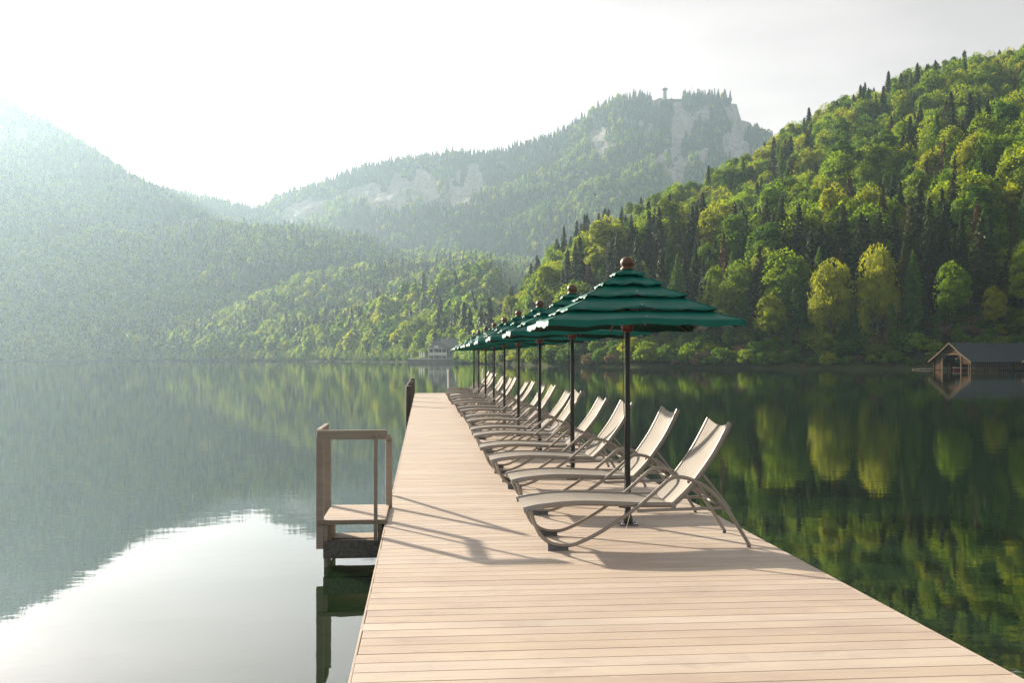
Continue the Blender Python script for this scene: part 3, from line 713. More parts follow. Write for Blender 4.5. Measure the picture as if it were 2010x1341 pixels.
# a dead pale trunk and leafless trees among the green
def snag(px, dd, ytop, ybot):
    D = float(shore(px)) + dd; X, Y, Z = ground_near(px, D); h = EYE + (HYP - ytop) / FPX * D - Z
    g = MB(); g.tube([(0, 0, -1), (.1, 0, h * .5), (.0, .1, h)], [.22, .17, .08], 7)
    for k in range(9):
        a = k * 2.4; z = h * (.55 + .05 * k); g.tube([(0, 0, z), (math.cos(a) * .9, math.sin(a) * .9, z - .1)], [.035, .01], 4)
    o = empty('dead_tree', (X, Y, Z)); g.build('trunk', M_pale, o)
    tag(o, 'tall bare pale trunk of a dead tree among green crowns', 'tree')
snag(1936, 46, 352, 430)
for k, (px_, dd_, yt_) in enumerate([(1698, 62, 388), (1795, 118, 300)]):
    D = float(shore(px_)) + dd_; X_, Y_, Z_ = ground_near(px_, D); h_ = EYE + (HYP - yt_) / FPX * D - Z_
    o = empty('leafless_tree', (X_, Y_, Z_)); g = bare(70 + k, h_); g.build('trunk', plain('grey_twigs', (.16, .12, .095), .9) if k == 0 else MATS['grey_twigs'], o)
    tag(o, ['leafless grey-brown tree beside a rusty spruce on the slope', 'leafless grey-brown tree high on the slope among beeches'][k], 'tree')

# ------------------------------------------------------------------ jetty
XL, XR, YEND, PITCH, BW = -.355, 3.005, 46.2, .159, .1527
dock = empty('jetty', (0, 0, 0))
tag(dock, 'long pale wooden jetty of cross planks reaching out over the lake', 'jetty')
bmes = MB().box(XL, XR, -BW / 2, BW / 2, -.028, 0, .0022).mesh('plank', M_deck)
nb = int((YEND - .2) / PITCH)
for k in range(nb):
    y = YEND - BW / 2 - k * PITCH
    o = put('plank', bmes, dock, (random.uniform(-.003, .003), y, random.uniform(-.0003, .0003))); o.rotation_euler = (0, 0, random.uniform(-.0006, .0006))
    if k % 2: o.rotation_euler[2] += math.pi; o.location.x += XL + XR
for x in (XL + .07, 1.0, 1.8, XR - .07):
    MB().box(x - .045, x + .045, .25, YEND - .03, -.21, -.032).build('bearer', M_gwood, dock)
MB().box(XL - .017, XL - .004, .25, YEND - .01, -.06, -.003, .002).build('edge_trim', M_deck, dock); MB().box(XR + .004, XR + .017, .25, YEND - .01, -.06, -.003, .002).build('edge_trim', M_deck, dock)
y = 2.6
while y < YEND:
    MB().box(XL + .03, XR - .03, y - .06, y + .06, -.36, -.215).build('cross_beam', M_gwood, dock)
    for x in (XL + .25, XR - .25):
        MB().tube([(x, y + .16, -3.2), (x, y + .16, -.22)], .09, 10).build('pile', M_dwood, dock)
    y += 3.9

# mooring posts along the jetty's far half
for k, (y, dz) in enumerate([(33.7, .685), (37.5, .69), (41.4, .675), (45.2, .70)]):
    g = MB(); P_ = [(0, 0, -3.0), (0, 0, -.4), (.004, 0, .3), (.0, 0, dz - .03), (0, 0, dz)]
    g.tube(P_, [.115, .112, .106, .104, .09], 12)
    o = empty('mooring_post', (XL - .115, y, 0)); g.build('timber', M_dwood, o)
    g = MB(); g.lathe([(.0, .012), (.07, .010), (.097, 0), (.1, -.012)], 12, (0, 0, dz)); g.build('worn_top', M_gwood, o)
    tag(o, 'dark round mooring post beside the jetty, %s from its outer end' % ['fourth', 'third', 'second', 'first'][k], 'post', 'mooring posts beside the jetty')
for x, h_ in ((1.164, 1.08), (2.756, 1.08)):
    o = empty('white_post', (x, YEND - .06, 0)); MB().tube([(0, 0, -.0), (0, 0, h_)], .033, 10).build('shaft', M_white, o); MB().lathe([(.034, 0), (.034, .02), (.0, .03)], 10, (0, 0, h_)).build('post_cap', M_white, o)
    MB().box(-.07, .07, -.07, .07, 0, .012).build('foot_plate', M_steel, o)
    tag(o, 'thin white post at the outer end of the jetty, %s' % ('clear of the loungers' if x < 2 else 'behind the last lounger backrest'), 'post', 'white posts at the jetty end')

# ------------------------------------------------------------------ bathing steps beside the jetty
lad = empty('bathing_steps', (-.70, 10.36, 0)); tag(lad, 'grey wooden bathing steps with handrails hung on the side of the jetty', 'steps')
def lp(name, g, mat=None):
    g.v = [(x + .70, y - 10.36, z) for x, y, z in g.v]; return g.build(name, mat or M_gwood, lad)
X0, X1, Y0, Y1 = -1.035, -.385, 9.86, 10.87
lp('corner_post', MB().box(X0, X0 + .072, Y0 - .02, Y0 + .05, -.242, .86, .006))
lp('corner_post', MB().box(X0 - .02, X0 + .052, Y1 - .05, Y1 + .02, -.60, .84, .006))
lp('corner_post', MB().box(X1 - .015, X1 + .055, Y1 - .03, Y1 + .03, -.40, .765, .012))
lp('baluster', MB().box(-.477, -.440, Y0 - .055, Y0 - .022, -.166, .868, .005))
lp('hand_rail', MB().box(X0 + .006, -.347, Y0 - .022, Y0 + .022, .824, .915, .008))
lp('hand_rail', MB().bar((X0 + .02, Y0 + .02, .885), (X0 + .005, Y1 + .03, .875), .045, .075, bev=.01))
lp('sloping_rail', MB().bar((X1 + .02, Y1 - .06, .775), (X1 + .005, Y1 + 1.0, .03), .04, .06, bev=.01))
for k in range(7):
    y0 = Y0 - .005 + k * .147; lp('plank', MB().box(X0 + .055, -.362, y0, y0 + .140, -.0, .036, .004), M_deck)
lp('front_fascia', MB().box(-1.018, -.360, Y0 - .034, Y0 - .008, -.004, .040, .004))
lp('stringer', MB().box(-.963, -.925, Y0 - .01, Y0 + .03, -.165, -.006, .003)); lp('stringer', MB().box(-.438, -.400, Y0 - .02, Y0 + .02, -.165, -.006, .003))
lp('side_board', MB().box(-.955, -.93, Y0 + .035, Y1 - .05, -.36, -.004, .003), M_deck); lp('side_board', MB().box(-.425, -.40, Y0 + .035, Y1 - .05, -.36, -.004, .003))
lp('cross_brace', MB().box(-.928, -.427, Y1 - .3, Y1 - .26, -.09, -.04, .003), M_dwood)
lp('tread', MB().box(-.928, -.427, Y0 + .56, Y0 + .86, -.275, -.240, .004), M_deck)
lp('tread', MB().box(-.928, -.427, Y0 + .22, Y0 + .50, -.275, -.245, .004), M_deck)
lp('bottom_beam', MB().box(-.968, -.402, Y0 - .012, Y0 + .032, -.338, -.168, .004), plain('wet_grey_timber', (.10, .10, .093), .7, 0, .45, 40))
for bx_, by_, bz_ in [(-1.0, Y0 - .021, .87), (-1.0, Y0 - .021, .02), (-.4585, Y0 - .056, .85), (-.4585, Y0 - .056, .02), (-.94, Y0 - .013, -.20), (-.94, Y0 - .013, -.30)]:
    lp('bolt', MB().tube([(bx_, by_ + .004, bz_), (bx_, by_ - .006, bz_)], .007, 8), M_block)
lp('underwater_leg', MB().box(-.965, -.93, Y0 + .04, Y0 + .11, -1.6, -.34))
lp('underwater_leg', MB().box(-.425, -.39, Y0 + .04, Y0 + .11, -1.6, -.34))

# ------------------------------------------------------------------ sun loungers
def prof(P, n=5): return crom([(x - .843, 0, z) for x, z in P], n)
RAIL = [(.843, .338), (.92, .356), (1.004, .369), (1.18, .386), (1.364, .391), (1.60, .383), (1.848, .371), (2.125, .367)]
BACK = [(2.125, .367), (2.215, .452), (2.311, .559), (2.452, .751), (2.54, .90), (2.625, 1.062)]
TUBE = [(.895, .335), (.908, .305), (.932, .236), (.978, .14), (1.043, .078), (1.12, .046), (1.21, .040), (1.299, .058), (1.463, .133), (1.656, .251), (1.82, .364), (2.007, .523), (2.085, .588), (2.154, .607), (2.231, .598), (2.311, .568), (2.402, .519), (2.491, .44), (2.56, .361), (2.631, .263), (2.71, .135), (2.785, .012)]
WID = .70
def side(P, y): return [(p[0], y, p[2]) for p in P]
def sling(P, y0, y1, sag, ny=9, endcurve=0.0):
    V, F = [], []; n = len(P)
    for i in range(n):
        a, b = P[max(i - 1, 0)], P[min(i + 1, n - 1)]; tx, tz = b[0] - a[0], b[2] - a[2]; L = math.hypot(tx, tz); nx_, nz_ = -tz / L, tx / L
        for j in range(ny):
            v = j / (ny - 1); sg = -sag * (1 - (2 * v - 1) ** 2)
            pull = -endcurve * (1 - (2 * v - 1) ** 2) * (max(0, (i / (n - 1) - .9)) * 10)
            V.append((P[i][0] + nx_ * (sg + .012) + tx / L * pull, y0 + (y1 - y0) * v, P[i][2] + nz_ * (sg + .012) + tz / L * pull))
    F = [(i * ny + j, i * ny + j + 1, (i + 1) * ny + j + 1, (i + 1) * ny + j) for i in range(n - 1) for j in range(ny - 1)]
    return V, F
def railgeo(P, y, wd, ht):
    """rounded-rectangle section swept along a side profile"""
    g = MB(); n = 10; V = []
    for i, p in enumerate(P):
        a, b = P[max(i - 1, 0)], P[min(i + 1, len(P) - 1)]; tx, tz = b[0] - a[0], b[2] - a[2]; L = math.hypot(tx, tz); nx_, nz_ = -tz / L, tx / L
        for k in range(n):
            q = 2 * math.pi * k / n; cy_, sz_ = math.cos(q), math.sin(q)
            cy_ = math.copysign(abs(cy_) ** .5, cy_); sz_ = math.copysign(abs(sz_) ** .5, sz_)
            V.append((p[0] + nx_ * sz_ * ht / 2, y + cy_ * wd / 2, p[2] + nz_ * sz_ * ht / 2))
    F = [(i * n + k, i * n + (k + 1) % n, (i + 1) * n + (k + 1) % n, (i + 1) * n + k) for i in range(len(P) - 1) for k in range(n)]
    g.add(V, F, True); g.add(V[:n], [tuple(range(n))]); g.add(V[-n:], [tuple(reversed(range(n)))]); return g
def make_lounger():
    root = empty('sun_lounger')
    rail, back, tube = prof(RAIL), prof(BACK), prof(TUBE, 4)
    ncap = next(i for i, p in enumerate(rail) if p[0] > .165)
    for y in (0, WID):
        s = 1 if y == 0 else -1
        MB().tube(side(tube, y - s * .004), .0165, 8, 1.0).build('side_tube', M_frame, root)
        b = MB().prism([(.20, 0), (.375, 0), (.375, .030), (.33, .025), (.26, .034), (.20, .062)], y - .022, y + .022).build('foot_block', M_block, root)
        rl = railgeo(rail[ncap - 1:], y + s * .032, .032, .044).build('seat_rail', M_frame, root)
        railgeo(rail[:ncap], y + s * .032, .036, .049).build('end_cap', M_cap, root)
        railgeo(back[1:], y + s * .032, .032, .046).build('back_rail', M_frame, root)
        MB().tube([(1.283, y + s * .012, .368), (1.283, y + s * .052, .368)], .026, 12).build('hinge', M_cap, root)
        MB().bar((.965, y + s * .012, .322), (1.712, y + s * .012, .338), .022, .026, bev=.004).build('lower_rail', M_frame, root)
        MB().tube([(1.545, y + s * .055, .625), (1.66, y + s * .05, .48), (1.782, y + s * .03, .318)], .0115, 7).build('support_strut', M_frame, root)
        nbm = MB(); nbm.bar((1.415, y + s * .075, .565), (1.70, y + s * .075, .352), .014, .022)
        nt = nbm.build('notched_bar', M_frame, root)
        tb = MB()
        for k in range(4):
            u = .18 + k * .19; tb.box(1.415 + .285 * u - .006, 1.415 + .285 * u + .006, y + s * .075 - .006, y + s * .075 + .006, .565 - .213 * u, .565 - .213 * u + .034)
        tb.build('notch_teeth', M_frame, nt)
        MB().lathe([(.0, .02), (.016, .016), (.019, 0), (.017, -.02)], 8, (1.935, y, .012)).build('rubber_foot', M_block, root)
    V, F = sling(rail[1:] , .046, WID - .046, .028); MB().add(V, F, True).build('seat_sling', M_sling, root)
    V, F = sling(back, .046, WID - .046, .035, endcurve=.035); MB().add(V, F, True).build('back_sling', M_sling, root)
    MB().tube([(1.71, .012, .353), (1.71, WID - .012, .353)], .015, 8).build('rear_cross_bar', M_cap, root)
    MB().tube([(.067, .012, .315), (.067, WID - .012, .315)], .013, 8).build('front_cross_bar', M_frame, root)
    MB().tube([(1.30, .04, .335), (1.30, WID - .04, .335)], .012, 8).build('middle_cross_bar', M_frame, root)
    return root
LY = [8.33, 10.25, 12.30, 13.98, 16.12, 17.55, 19.85, 21.4, 23.7, 25.15, 27.6, 29.1, 31.2, 32.75, 35.0, 36.5, 38.9, 40.5]
LX = [0, .07, 0, -.045, -.02, .0, .035, .08, .038, .037, 0, .02, .04, .02, -.05, 0, .06, .08]
ORD = ['first', 'second', 'third', 'fourth', 'fifth', 'sixth', 'seventh', 'eighth', 'ninth', 'tenth', 'eleventh', 'twelfth', 'thirteenth', 'fourteenth', 'fifteenth', 'sixteenth', 'seventeenth', 'eighteenth']
lg = make_lounger()
for i in range(18):
    o = lg if i == 0 else copy_tree(lg)
    o.location = (.843 + LX[i], LY[i], 0); o.rotation_euler = (0, 0, 0 if i == 0 else math.radians(random.uniform(-1.2, 1.2)))
    da = [0, -1.5, .5, 2, -1, 2.5, 0, -2.5, 1.5, 3, -1, 0, -3, 2, 1, -2, 3.5, 0][i]
    hp = Matrix.Translation((1.283, 0, .368)); rot_ = hp @ Matrix.Rotation(math.radians(da), 4, 'Y') @ hp.inverted()
    for ch in o.children:
        if ch.name.startswith('back_'): ch.matrix_basis = rot_
    tag(o, 'taupe sling sun lounger on the jetty, %s from the white posts at its outer end' % ORD[17 - i], 'sun lounger', 'sun loungers in a row along the jetty')

# ------------------------------------------------------------------ umbrellas
def canopy_tier(r_in, z_in, r_out, z_out, lip, nseg=20, nr=6, wav=.012, seed=0):
    """square ring of cloth, sagging between corner and middle ribs, with a short hanging edge"""
    g = MB(); rr = random.Random(seed); ph = [rr.uniform(0, 6.28) for _ in range(4)]
    for sd in range(4):
        c, s_ = [(1, 0), (0, 1), (-1, 0), (0, -1)][sd]
        V = []
        for i in range(nr + 2):
            u = min(i / nr, 1.0); r = r_in + (r_out - r_in) * u; z = z_in + (z_out - z_in) * u
            if i == nr + 1: z -= lip; r += lip * .10
            for j in range(nseg + 1):
                v = -1 + 2 * j / nseg
                ribs = abs(math.sin(v * math.pi))                              # 0 at corners and at the middle rib
                sag = -wav * ribs * (.25 + .75 * u) * 1.3 + .0025 * math.sin(u * 9 + ph[(sd + 1) % 4] + v * 2.5) * ribs
                lift = .020 * (1 - abs(v)) * u * (r_out / .885)
                pull = 1 - .018 * ribs * u
                rip = (.0045 * math.sin(v * 9 + ph[sd] + u * 3) + .003 * math.sin(v * 21 + 2 * ph[sd] - u * 5)) * u * (1 - v * v)
                if i == nr + 1: rip += .006 * math.sin(v * 14 + ph[sd])
                x, y = r * pull, r * v
                V.append((x * c - y * s_, x * s_ + y * c, z + sag + lift + rip))
        n = nseg + 1
        F = [(i * n + j, i * n + j + 1, (i + 1) * n + j + 1, (i + 1) * n + j) for i in range(nr + 1) for j in range(nseg)]
        g.add(V, F, True)
    bm = bmesh.new(); me = bpy.data.meshes.new('t'); me.from_pydata(g.v, [], g.f); bm.from_mesh(me)
    bmesh.ops.remove_doubles(bm, verts=bm.verts[:], dist=.004); bm.verts.index_update()
    h = MB(); h.add([v.co[:] for v in bm.verts], [[v.index for v in f.verts] for f in bm.faces], True); bm.free()
    return h
def make_umbrella():
    root = empty('umbrella')
    TI = [(.145, 2.435), (.285, 2.330), (.475, 2.205), (.685, 2.068), (.885, 1.955)]
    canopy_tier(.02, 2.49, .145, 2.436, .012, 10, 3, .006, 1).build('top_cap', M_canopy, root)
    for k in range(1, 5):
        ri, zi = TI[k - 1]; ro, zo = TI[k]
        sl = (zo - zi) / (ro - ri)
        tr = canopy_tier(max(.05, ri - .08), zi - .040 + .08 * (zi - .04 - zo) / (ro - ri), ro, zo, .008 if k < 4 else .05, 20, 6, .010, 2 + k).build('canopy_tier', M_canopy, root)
        for a in range(4):
            q = math.pi / 4 + a * math.pi / 2; r0_, r1_ = max(.05, ri - .08) * 1.414, ro * 1.414
            z0_ = zi - .040 + .08 * (zi - .04 - zo) / (ro - ri)
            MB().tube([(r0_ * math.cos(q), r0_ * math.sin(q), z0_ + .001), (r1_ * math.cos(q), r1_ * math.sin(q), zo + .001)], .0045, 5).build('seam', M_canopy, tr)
        if k >= 2:
            for a in range(4):
                q = a * math.pi / 2; x, y = ro * .955, .0
                MB().lathe([(.0, .006), (.006, .004), (.008, 0)], 8, (x * math.cos(q), x * math.sin(q), zo + .036)).build('rivet', M_steel, tr)
    for a in range(8):
        q = a * math.pi / 4; L = .845 * (1.38 if a % 2 else 1.0)
        d = Vector((math.cos(q), math.sin(q), 0))
        zt, zb = 2.28, 1.905 if a % 2 else 1.915
        MB().bar(d * .05 + Vector((0, 0, zt)), d * L + Vector((0, 0, zb)), .018, .024).build('rib', M_rib, root)
        MB().bar(d * .06 + Vector((0, 0, 1.945)), d * (L * .5) + Vector((0, 0, (zt + zb) / 2 - .02)), .014, .018).build('strut', M_rib, root)
    MB().lathe([(.0, 2.608), (.03, 2.603), (.054, 2.585), (.066, 2.558), (.067, 2.54), (.060, 2.518), (.05, 2.507), (.052, 2.502), (.062, 2.496), (.066, 2.488), (.066, 2.478), (.03, 2.47)], 20).build('finial', M_finial, root)
    MB().lathe([(.03, 1.985), (.064, 1.98), (.066, 1.945), (.060, 1.915), (.050, 1.90), (.054, 1.892), (.054, 1.876), (.03, 1.872)], 20).build('hub', M_hub, root)
    MB().lathe([(.03, 2.48), (.05, 2.47), (.05, 2.41), (.03, 2.4)], 12).build('top_hub', M_hub, root)
    MB().tube([(0, 0, .44), (0, 0, 2.46)], .0265, 14).build('pole', M_black, root)
    MB().lathe([(.027, .445), (.032, .44), (.032, .14), (.036, .13), (.036, .1), (.045, .06), (.05, .02), (.05, .008)], 14).build('socket', M_black, root)
    MB().box(-.085, .085, -.085, .085, .002, .014, .002).build('base_plate', M_block, root)
    for x in (-.062, .062):
        for y in (-.062, .062): MB().lathe([(.0, .045), (.012, .045), (.012, .022), (.020, .022), (.020, .014)], 8, (x, y, 0)).build('bolt', M_steel, root)
    MB().tube([(-.033, -.005, .17), (-.09, -.01, .175)], .010, 8).build('clamp_knob', M_black, root)
    MB().tube(crom([(-.045, -.02, 1.93), (-.048, -.02, 1.6), (-.04, -.018, 1.15), (-.029, -.012, .95), (-.030, -.01, .5), (-.034, -.01, .2)], 5), .0042, 5).build('pull_cord', M_cord, root)
    MB().tube(crom([(-.03, -.03, .33), (.03, -.09, .25), (-.02, -.17, .10), (-.06, -.22, .006)], 4), .0025, 4).build('loose_string', M_cord2, root)
    return root
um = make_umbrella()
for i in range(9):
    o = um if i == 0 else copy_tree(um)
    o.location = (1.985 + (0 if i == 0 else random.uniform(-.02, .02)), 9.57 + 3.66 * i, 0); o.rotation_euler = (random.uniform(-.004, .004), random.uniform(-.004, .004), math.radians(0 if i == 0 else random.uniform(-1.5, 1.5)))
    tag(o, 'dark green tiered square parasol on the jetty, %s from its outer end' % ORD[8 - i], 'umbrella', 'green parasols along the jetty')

# ------------------------------------------------------------------ boathouses
M_roof = plain('grey_roof', (.035, .047, .052), .8, 0, .12, 1.5, Specular_IOR_Level=.2)
M_fascia = plain('pale_fascia', (.12, .092, .066), .9, 0, .2, 3, Specular_IOR_Level=.03)
M_lattice = plain('weathered_lattice', (.13, .11, .095), .9, 0, .25, 4, Specular_IOR_Level=.05)
def boathouse(px, D, rz, label, boats=False):
    X, Y = fan(px, D); root = empty('boathouse', (float(X), float(Y), WATER), rz); tag(root, label, 'boathouse', 'boathouses on the lake shore')
    W2, L, EA, RI = 4.3, 13.6, 1.75, 4.55          # local x across the gable, y along the ridge away from the gable
    oh, og = .75, .55
    for s in (-1, 1):
        ex, ez = s * (W2 + oh), EA - oh * .42
        kx, kz = s * W2 * .62, EA + (RI - EA) * .37   # slight break of the slope
        poly = [(0, RI), (kx, kz), (ex, ez), (ex, ez - .10), (kx, kz - .10), (0, RI - .10)]
        r = MB().prism([(a, b) for a, b in poly], -og, L + og).build('roof_slope', M_roof, root)
        for yy_ in (-og - .03, L + og + .001):
            g = MB(); g.bar((0, yy_ + .015, RI - .07), (kx, yy_ + .015, kz - .07), .05, .20); g.bar((kx, yy_ + .015, kz - .07), (ex, yy_ + .015, ez - .07), .05, .20); g.build('barge_board', M_fascia, r)
        wl = MB(); wl.box(s * W2 - .04, s * W2 + .04, .1, L, .55, EA); wl.build('side_wall', M_boatwood, root)
        n = 30
        for k in range(n):
            y0 = .25 + k * (L - .5) / n
            MB().box(s * (W2 + .05), s * (W2 + .085), y0, y0 + .26, .18, EA - .08).build('side_board', M_lattice, root)
        for k in range(6):
            y0 = .05 + k * (L - .1) / 5
            MB().box(s * W2 - .11 , s * W2 + .11, y0 - .1, y0 + .1, -2, EA - .02).build('corner_post' if k in (0, 5) else 'wall_post', M_boatwood, root)
    # gable boarding above a wide chamfered opening
    OW, OT = 2.15, 2.62
    xs = np.arange(-W2 + .35, W2 - .1, .24)
    def under(x):
        a = abs(x); kx, kz = W2 * .62, EA + (RI - EA) * .37
        return RI + (kz - RI) * a / kx if a < kx else kz + (EA - kz) * (a - kx) / (W2 - kx)
    for x in xs:
        top = under(x + .1) - .14; a = abs(x + .1)
        if a < OW: bot = OT - max(0, a - 1.15) * 1.05
        else: bot = .1 if (x + .1) < 0 else 9
        if a >= OW and (x + .1) > 0: bot = 1.05
        if top - bot > .1: MB().box(x, x + .225, .02, .07, bot, top).build('gable_board', M_boatwood, root)
    for x in (-OW - .05, OW + .05): MB().box(x - .09, x + .09, -.08, .12, -2, under(abs(x)) - .15).build('door_post', M_fascia, root)
    MB().box(-OW, OW, -.04, .02, OT - .04, OT + .12).build('lintel', M_fascia, root)
    MB().box(-W2 + .1, W2 - .1, L - .1, L, .0, EA).build('back_wall', M_boatwood, root)
    for x in (-1.8, 2.9): MB().tube([(x, .9, -2), (x, .9, 1.15)], .11, 8).build('mooring_pile', M_fascia, root)
    if boats:
        def rowboat(col, x, y, z, rz_, lab, sc=1.0):
            m = plain('boat_' + lab.split()[0], col, .35, 0, .1); o = empty('rowboat', (0, 0, 0))
            st = [(-2.0, .12, .18), (-1.2, .52, .03), (0, .66, 0), (1.2, .58, .02), (2.0, .42, .08)]; g = MB(); V = []
            for yb, wb, zb in st: V += [(-wb, yb, .52 + zb * .6), (-wb * .72, yb, zb + .08), (0, yb, zb), (wb * .72, yb, zb + .08), (wb, yb, .52 + zb * .6)]
            g.add(V, [(i * 5 + j, i * 5 + j + 1, (i + 1) * 5 + j + 1, (i + 1) * 5 + j) for i in range(4) for j in range(4)] + [(20, 21, 22, 23, 24)], True)
            g.build('hull', m, o)
            gg = MB()
            for sd in (0, 4): gg.tube([V[i * 5 + sd] for i in range(5)], .05, 6)
            gg.build('gunwale', M_white, o)
            MB().box(-.55, .55, -.2, .15, .40, .44).build('thwart', M_fascia, o)
            q = Matrix.Rotation(rz, 4, 'Z') @ Vector((x, y, z)); o.location = root.location + q; o.rotation_euler = (0, 0, rz + rz_); o.scale = (sc,) * 3
            tag(o, lab, 'boat')
        rowboat((.35, .02, .03), -.2, 2.35, -.12, .1, 'red rowboat floating inside the boathouse opening', 1.0)
        rowboat((.07, .26, .34), -.1, 2.5, 1.36, .2, 'blue rowboat hung above the red boat in the boathouse')
        # sling carrying the blue boat is part of the building
        for yy_ in (1.6, 3.8): MB().box(-1.9, 2.4, yy_ - .06, yy_ + .06, 1.27, 1.36).build('boat_beam', M_boatwood, root)
        for xx_ in (-1.9, 2.4):
            for yy_ in (1.6, 3.8): MB().box(xx_ - .05, xx_ + .05, yy_ - .05, yy_ + .05, -1, 1.43).build('beam_post', M_boatwood, root)
BRZ = -math.radians(79)
boathouse(1868, 163.5, BRZ, 'wooden boathouse with grey roof and open arched gable, two rowboats inside', True)
boathouse(2062, 152, BRZ, 'neighbouring wooden boathouse of which mostly a roof corner shows')
lgp = fan(1812, 172.5); o = empty('drift_log', (float(lgp[0]), float(lgp[1]), WATER)); MB().tube([(-1.9, 0, .04), (0, .05, .12), (1.8, 0, .10)], [.12, .16, .1], 8).build('stem', M_pale, o); tag(o, 'pale drift log lying in shallow water beside the boathouse', 'log')

# ------------------------------------------------------------------ white house across the water
M_plaster = plain('white_plaster', (.84, .83, .81), .8, 0, .06, 1)
M_dark = plain('dark_shingle', (.22, .225, .24), .8, 0, .2, 2)
M_pane = plain('window_glass', (.02, .025, .03), .08)
M_quay = plain('quay_stone', (.22, .20, .18), .9, 0, .3, 1.5)
hD = 411.0; X, Y = fan(866, hD); hz = WATER + 1.7
house = empty('lakeside_house', (float(X), float(Y), hz), -YAW + .08); house.scale = (.98,) * 3; tag(house, 'white lakeside house with steep dark roof and long balcony', 'house')
MB().box(-5.2, 1.6, 0, 8, -1.7, 5.0).build('wall', plain('timber_wall', (.26, .22, .19), .8), house)
MB().box(1.6, 9.2, .8, 8.2, -1.7, 3.7).build('dark_wing', M_dark, house)
MB().prism([(-5.6, 4.8), (-1.2, 7.8), (3.6, 4.6)], -.6, 8.4).build('front_roof', M_dark, house)
MB().prism([(-5.9, 4.55), (-1.2, 7.95), (-1.2, 8.1), (-6.0, 4.7)], -.8, -.55).build('barge_board', plain('tan_board', (.35, .25, .2), .7), house)
rf = MB(); rf.add([(1.0, .2, 3.7), (9.8, .2, 3.7), (8.4, 4.5, 8.7), (-.4, 4.5, 8.7), (1.0, 8.8, 3.7), (9.8, 8.8, 3.7)], [(0, 1, 2, 3), (3, 2, 5, 4), (0, 3, 4), (1, 5, 2)]).build('roof', M_dark, house)
MB().box(2.6, 3.2, 3.9, 4.5, 8.5, 9.2).build('chimney', M_plaster, house)
MB().box(-5.4, 2.4, -1.7, 0, 1.4, 1.6).build('balcony_floor', M_white, house)
MB().box(-5.4, 2.4, -1.78, -1.7, 1.6, 2.7).build('balcony_front', M_white, house)
MB().box(-5.6, 2.5, -1.9, -.02, 4.35, 4.55).build('balcony_canopy', M_white, house)
for x in (-5.3, -3.2, .2, 2.2): MB().box(x - .1, x + .1, -1.75, -1.55, -1.7, 4.35).build('balcony_post', M_white, house)
for x0, x1 in ((-4.8, -3.4), (-2.8, -1.2), (-1.0, .1), (.5, 1.5)):
    wv = MB().box(x0, x1, -.05, .0, 2.4, 4.1).build('window', M_white, house); MB().box(x0 + .08, x1 - .08, -.07, -.051, 2.5, 4.0).build('pane', M_pane, wv)
for x0 in (-4.4, -2.2): wv = MB().box(x0, x0 + 1.3, -.05, .0, -1.2, .9).build('window', M_white, house); MB().box(x0 + .08, x0 + 1.22, -.07, -.051, -1.1, .8).build('pane', M_pane, wv)
for k in range(5): x0 = 2.2 + k * 1.35; wv = MB().box(x0, x0 + 1.0, .72, .79, 2.0, 3.2).build('window', M_white, house); MB().box(x0 + .08, x0 + .92, .69, .719, 2.08, 3.12).build('pane', M_pane, wv)
for k in range(3): x0 = 2.3 + k * .9; MB().box(x0, x0 + .16, .6, .76, -1.7, 1.2).build('porch_post', M_white, house)
MB().box(-3.0, -1.0, -1.9, -1.2, 4.56, 5.6).build('dormer_box', M_plaster, house)
q0 = fan(812, 407); o = empty('quay', (float(q0[0]), float(q0[1]), WATER), -YAW + .03); MB().box(-2, 17, 0, 14, -2, 1.55).build('stone_wall', M_quay, o); MB().box(-2.2, 17.2, -.15, 14, 1.552, 1.75).build('coping', M_plaster, o); MB().box(17.3, 24, -.6, 5, -2, .6).build('landing', M_quay, o); tag(o, 'low stone quay at the water below the white house', 'quay')
for k, px_ in enumerate((823.5, 827.5, 832)):
    X, Y = fan(px_, 410); o = empty('closed_parasol', (float(X), float(Y), WATER + 1.75)); MB().tube([(0, 0, 0), (0, 0, .6)], .04, 6).build('pole', M_white, o); MB().lathe([(.05, .5), (.34, .62), (.26, 2.2), (.06, 3.1), (0, 3.2)], 8).build('folded_cloth', M_white, o)
    tag(o, 'closed white parasol standing on the quay beside the white house', 'umbrella', 'closed white parasols on the quay')
X, Y = fan(806.5, 409); o = empty('flag_pole', (float(X), float(Y), WATER + 1.75)); MB().tube([(0, 0, 0), (0, 0, 4.6)], [.07, .04], 6).build('shaft', M_white, o); MB().lathe([(0, .1), (.09, .03), (.05, 0)], 6, (0, 0, 4.6)).build('knob', M_white, o); tag(o, 'thin white flagpole at the end of the stone quay', 'pole')
for k, (px_, sc_) in enumerate(((815.5, .8), (838.5, .72))):
    X, Y = fan(px_, 411.5); plant(H1, float(X), float(Y), WATER + 1.7, sc_, k, .75, label=['round clipped green bush on the quay beside the closed parasols', 'round clipped green bush before the balcony of the white house'][k])
for k, (i_, px_, dd_, yt_, lb_) in enumerate([(B3, 822, 20, 622, 'tall leafy tree behind the closed parasols on the quay'), (B1, 905, 48, 640, 'leafy tree rising behind the dark wing of the white house'), (B1, 925, 45, 612, 'bright leafy tree between the white house and the slope'),
                                                 (H1, 903, 4, 697, 'broad green bush on the bank beside the white house'), (H2, 921, 4, 690, 'yellow-green bush on the bank before the dark wing'), (B3, 780, 15, 640, 'dense leafy tree on the bank beyond the flagpole')]):
    D = float(shore(px_)) + dd_; X, Y = fan(px_, D); zz = WATER + 1.2; plant(i_, float(X), float(Y), zz, (EYE + (HYP - yt_) / FPX * D - zz) / PROTO[i_]['h'], k, 1.1, label=lb_)

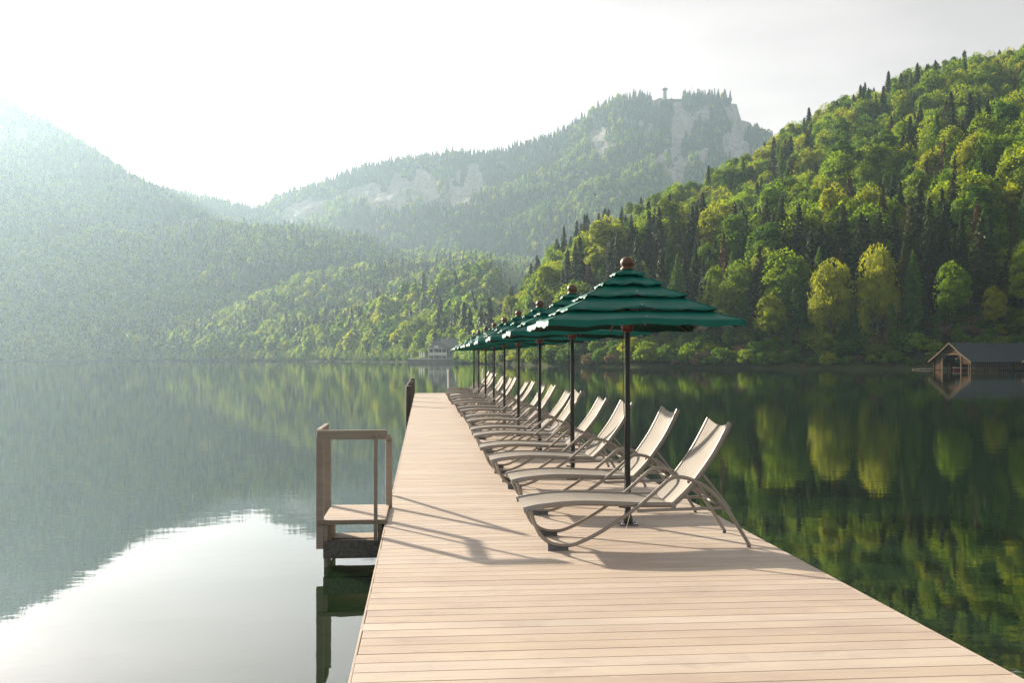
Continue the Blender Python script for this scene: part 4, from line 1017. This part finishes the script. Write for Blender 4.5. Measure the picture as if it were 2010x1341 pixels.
# ------------------------------------------------------------------ lookout tower and mast on the summit
def summit(px): X, Y, Z, D = MAIN.point(px, 1.0); return float(X), float(Y), float(Z)
x_, y_, z_ = summit(1305)
z_t = EYE + 1700 * (HYP - 171) / FPX
tw = empty('lookout_tower', (x_, y_, z_)); ht = z_t - z_; M_tower = plain('tower_timber', (.07, .06, .055), .9, Specular_IOR_Level=.1)
tag(tw, 'slim lookout tower with stacked platforms and pointed roof on the summit', 'tower')
MB().box(-1.0, 1.0, -1.0, 1.0, -3, ht - 3).build('core', M_tower, tw)
for k in range(4):
    zz = ht - 5.2 - k * 3.6; MB().box(-3.1, 3.1, -3.1, 3.1, zz - .45, zz + .2).build('platform', M_tower, tw)
for sx_ in (-2.6, 2.6):
    for sy_ in (-2.6, 2.6): MB().box(sx_ - .2, sx_ + .2, sy_ - .2, sy_ + .2, -4, ht - 2.6).build('corner_post', M_tower, tw)
MB().add([(-5, -5, ht - 2.9), (5, -5, ht - 2.9), (5, 5, ht - 2.9), (-5, 5, ht - 2.9), (0, 0, ht + .5)], [(0, 1, 4), (1, 2, 4), (2, 3, 4), (3, 0, 4), (3, 2, 1, 0)]).build('roof', M_tower, tw)
x_, y_, z_ = summit(1358); ht = EYE + 1702 * (HYP - 164) / FPX - z_
ms = empty('radio_mast', (x_, y_, z_)); tag(ms, 'thin radio mast rising above the summit trees', 'mast')
MB().tube([(0, 0, -3), (0, 0, ht)], [.65, .45], 6).build('shaft', plain('mast_paint', (.45, .2, .17), .6), ms); MB().tube([(0, 0, ht - 3), (0, 0, ht - .3)], .8, 6).build('antenna', M_white, ms)

# ------------------------------------------------------------------ haze
t = NT('haze_air'); pv = t.n('ShaderNodeVolumePrincipled')
pv.inputs['Color'].default_value = (.58, .80, .97, 1); pv.inputs['Density'].default_value = HAZE_DENSITY; pv.inputs['Anisotropy'].default_value = HAZE_ANISO
t.l(pv.outputs[0], t.out.inputs['Volume'])
hb = MB().box(-4650, 4650, -4650, 4650, -6, TOP + 32).build('haze', t.m); tag(hb, 'thin morning haze filling the valley', 'haze', kind='stuff')
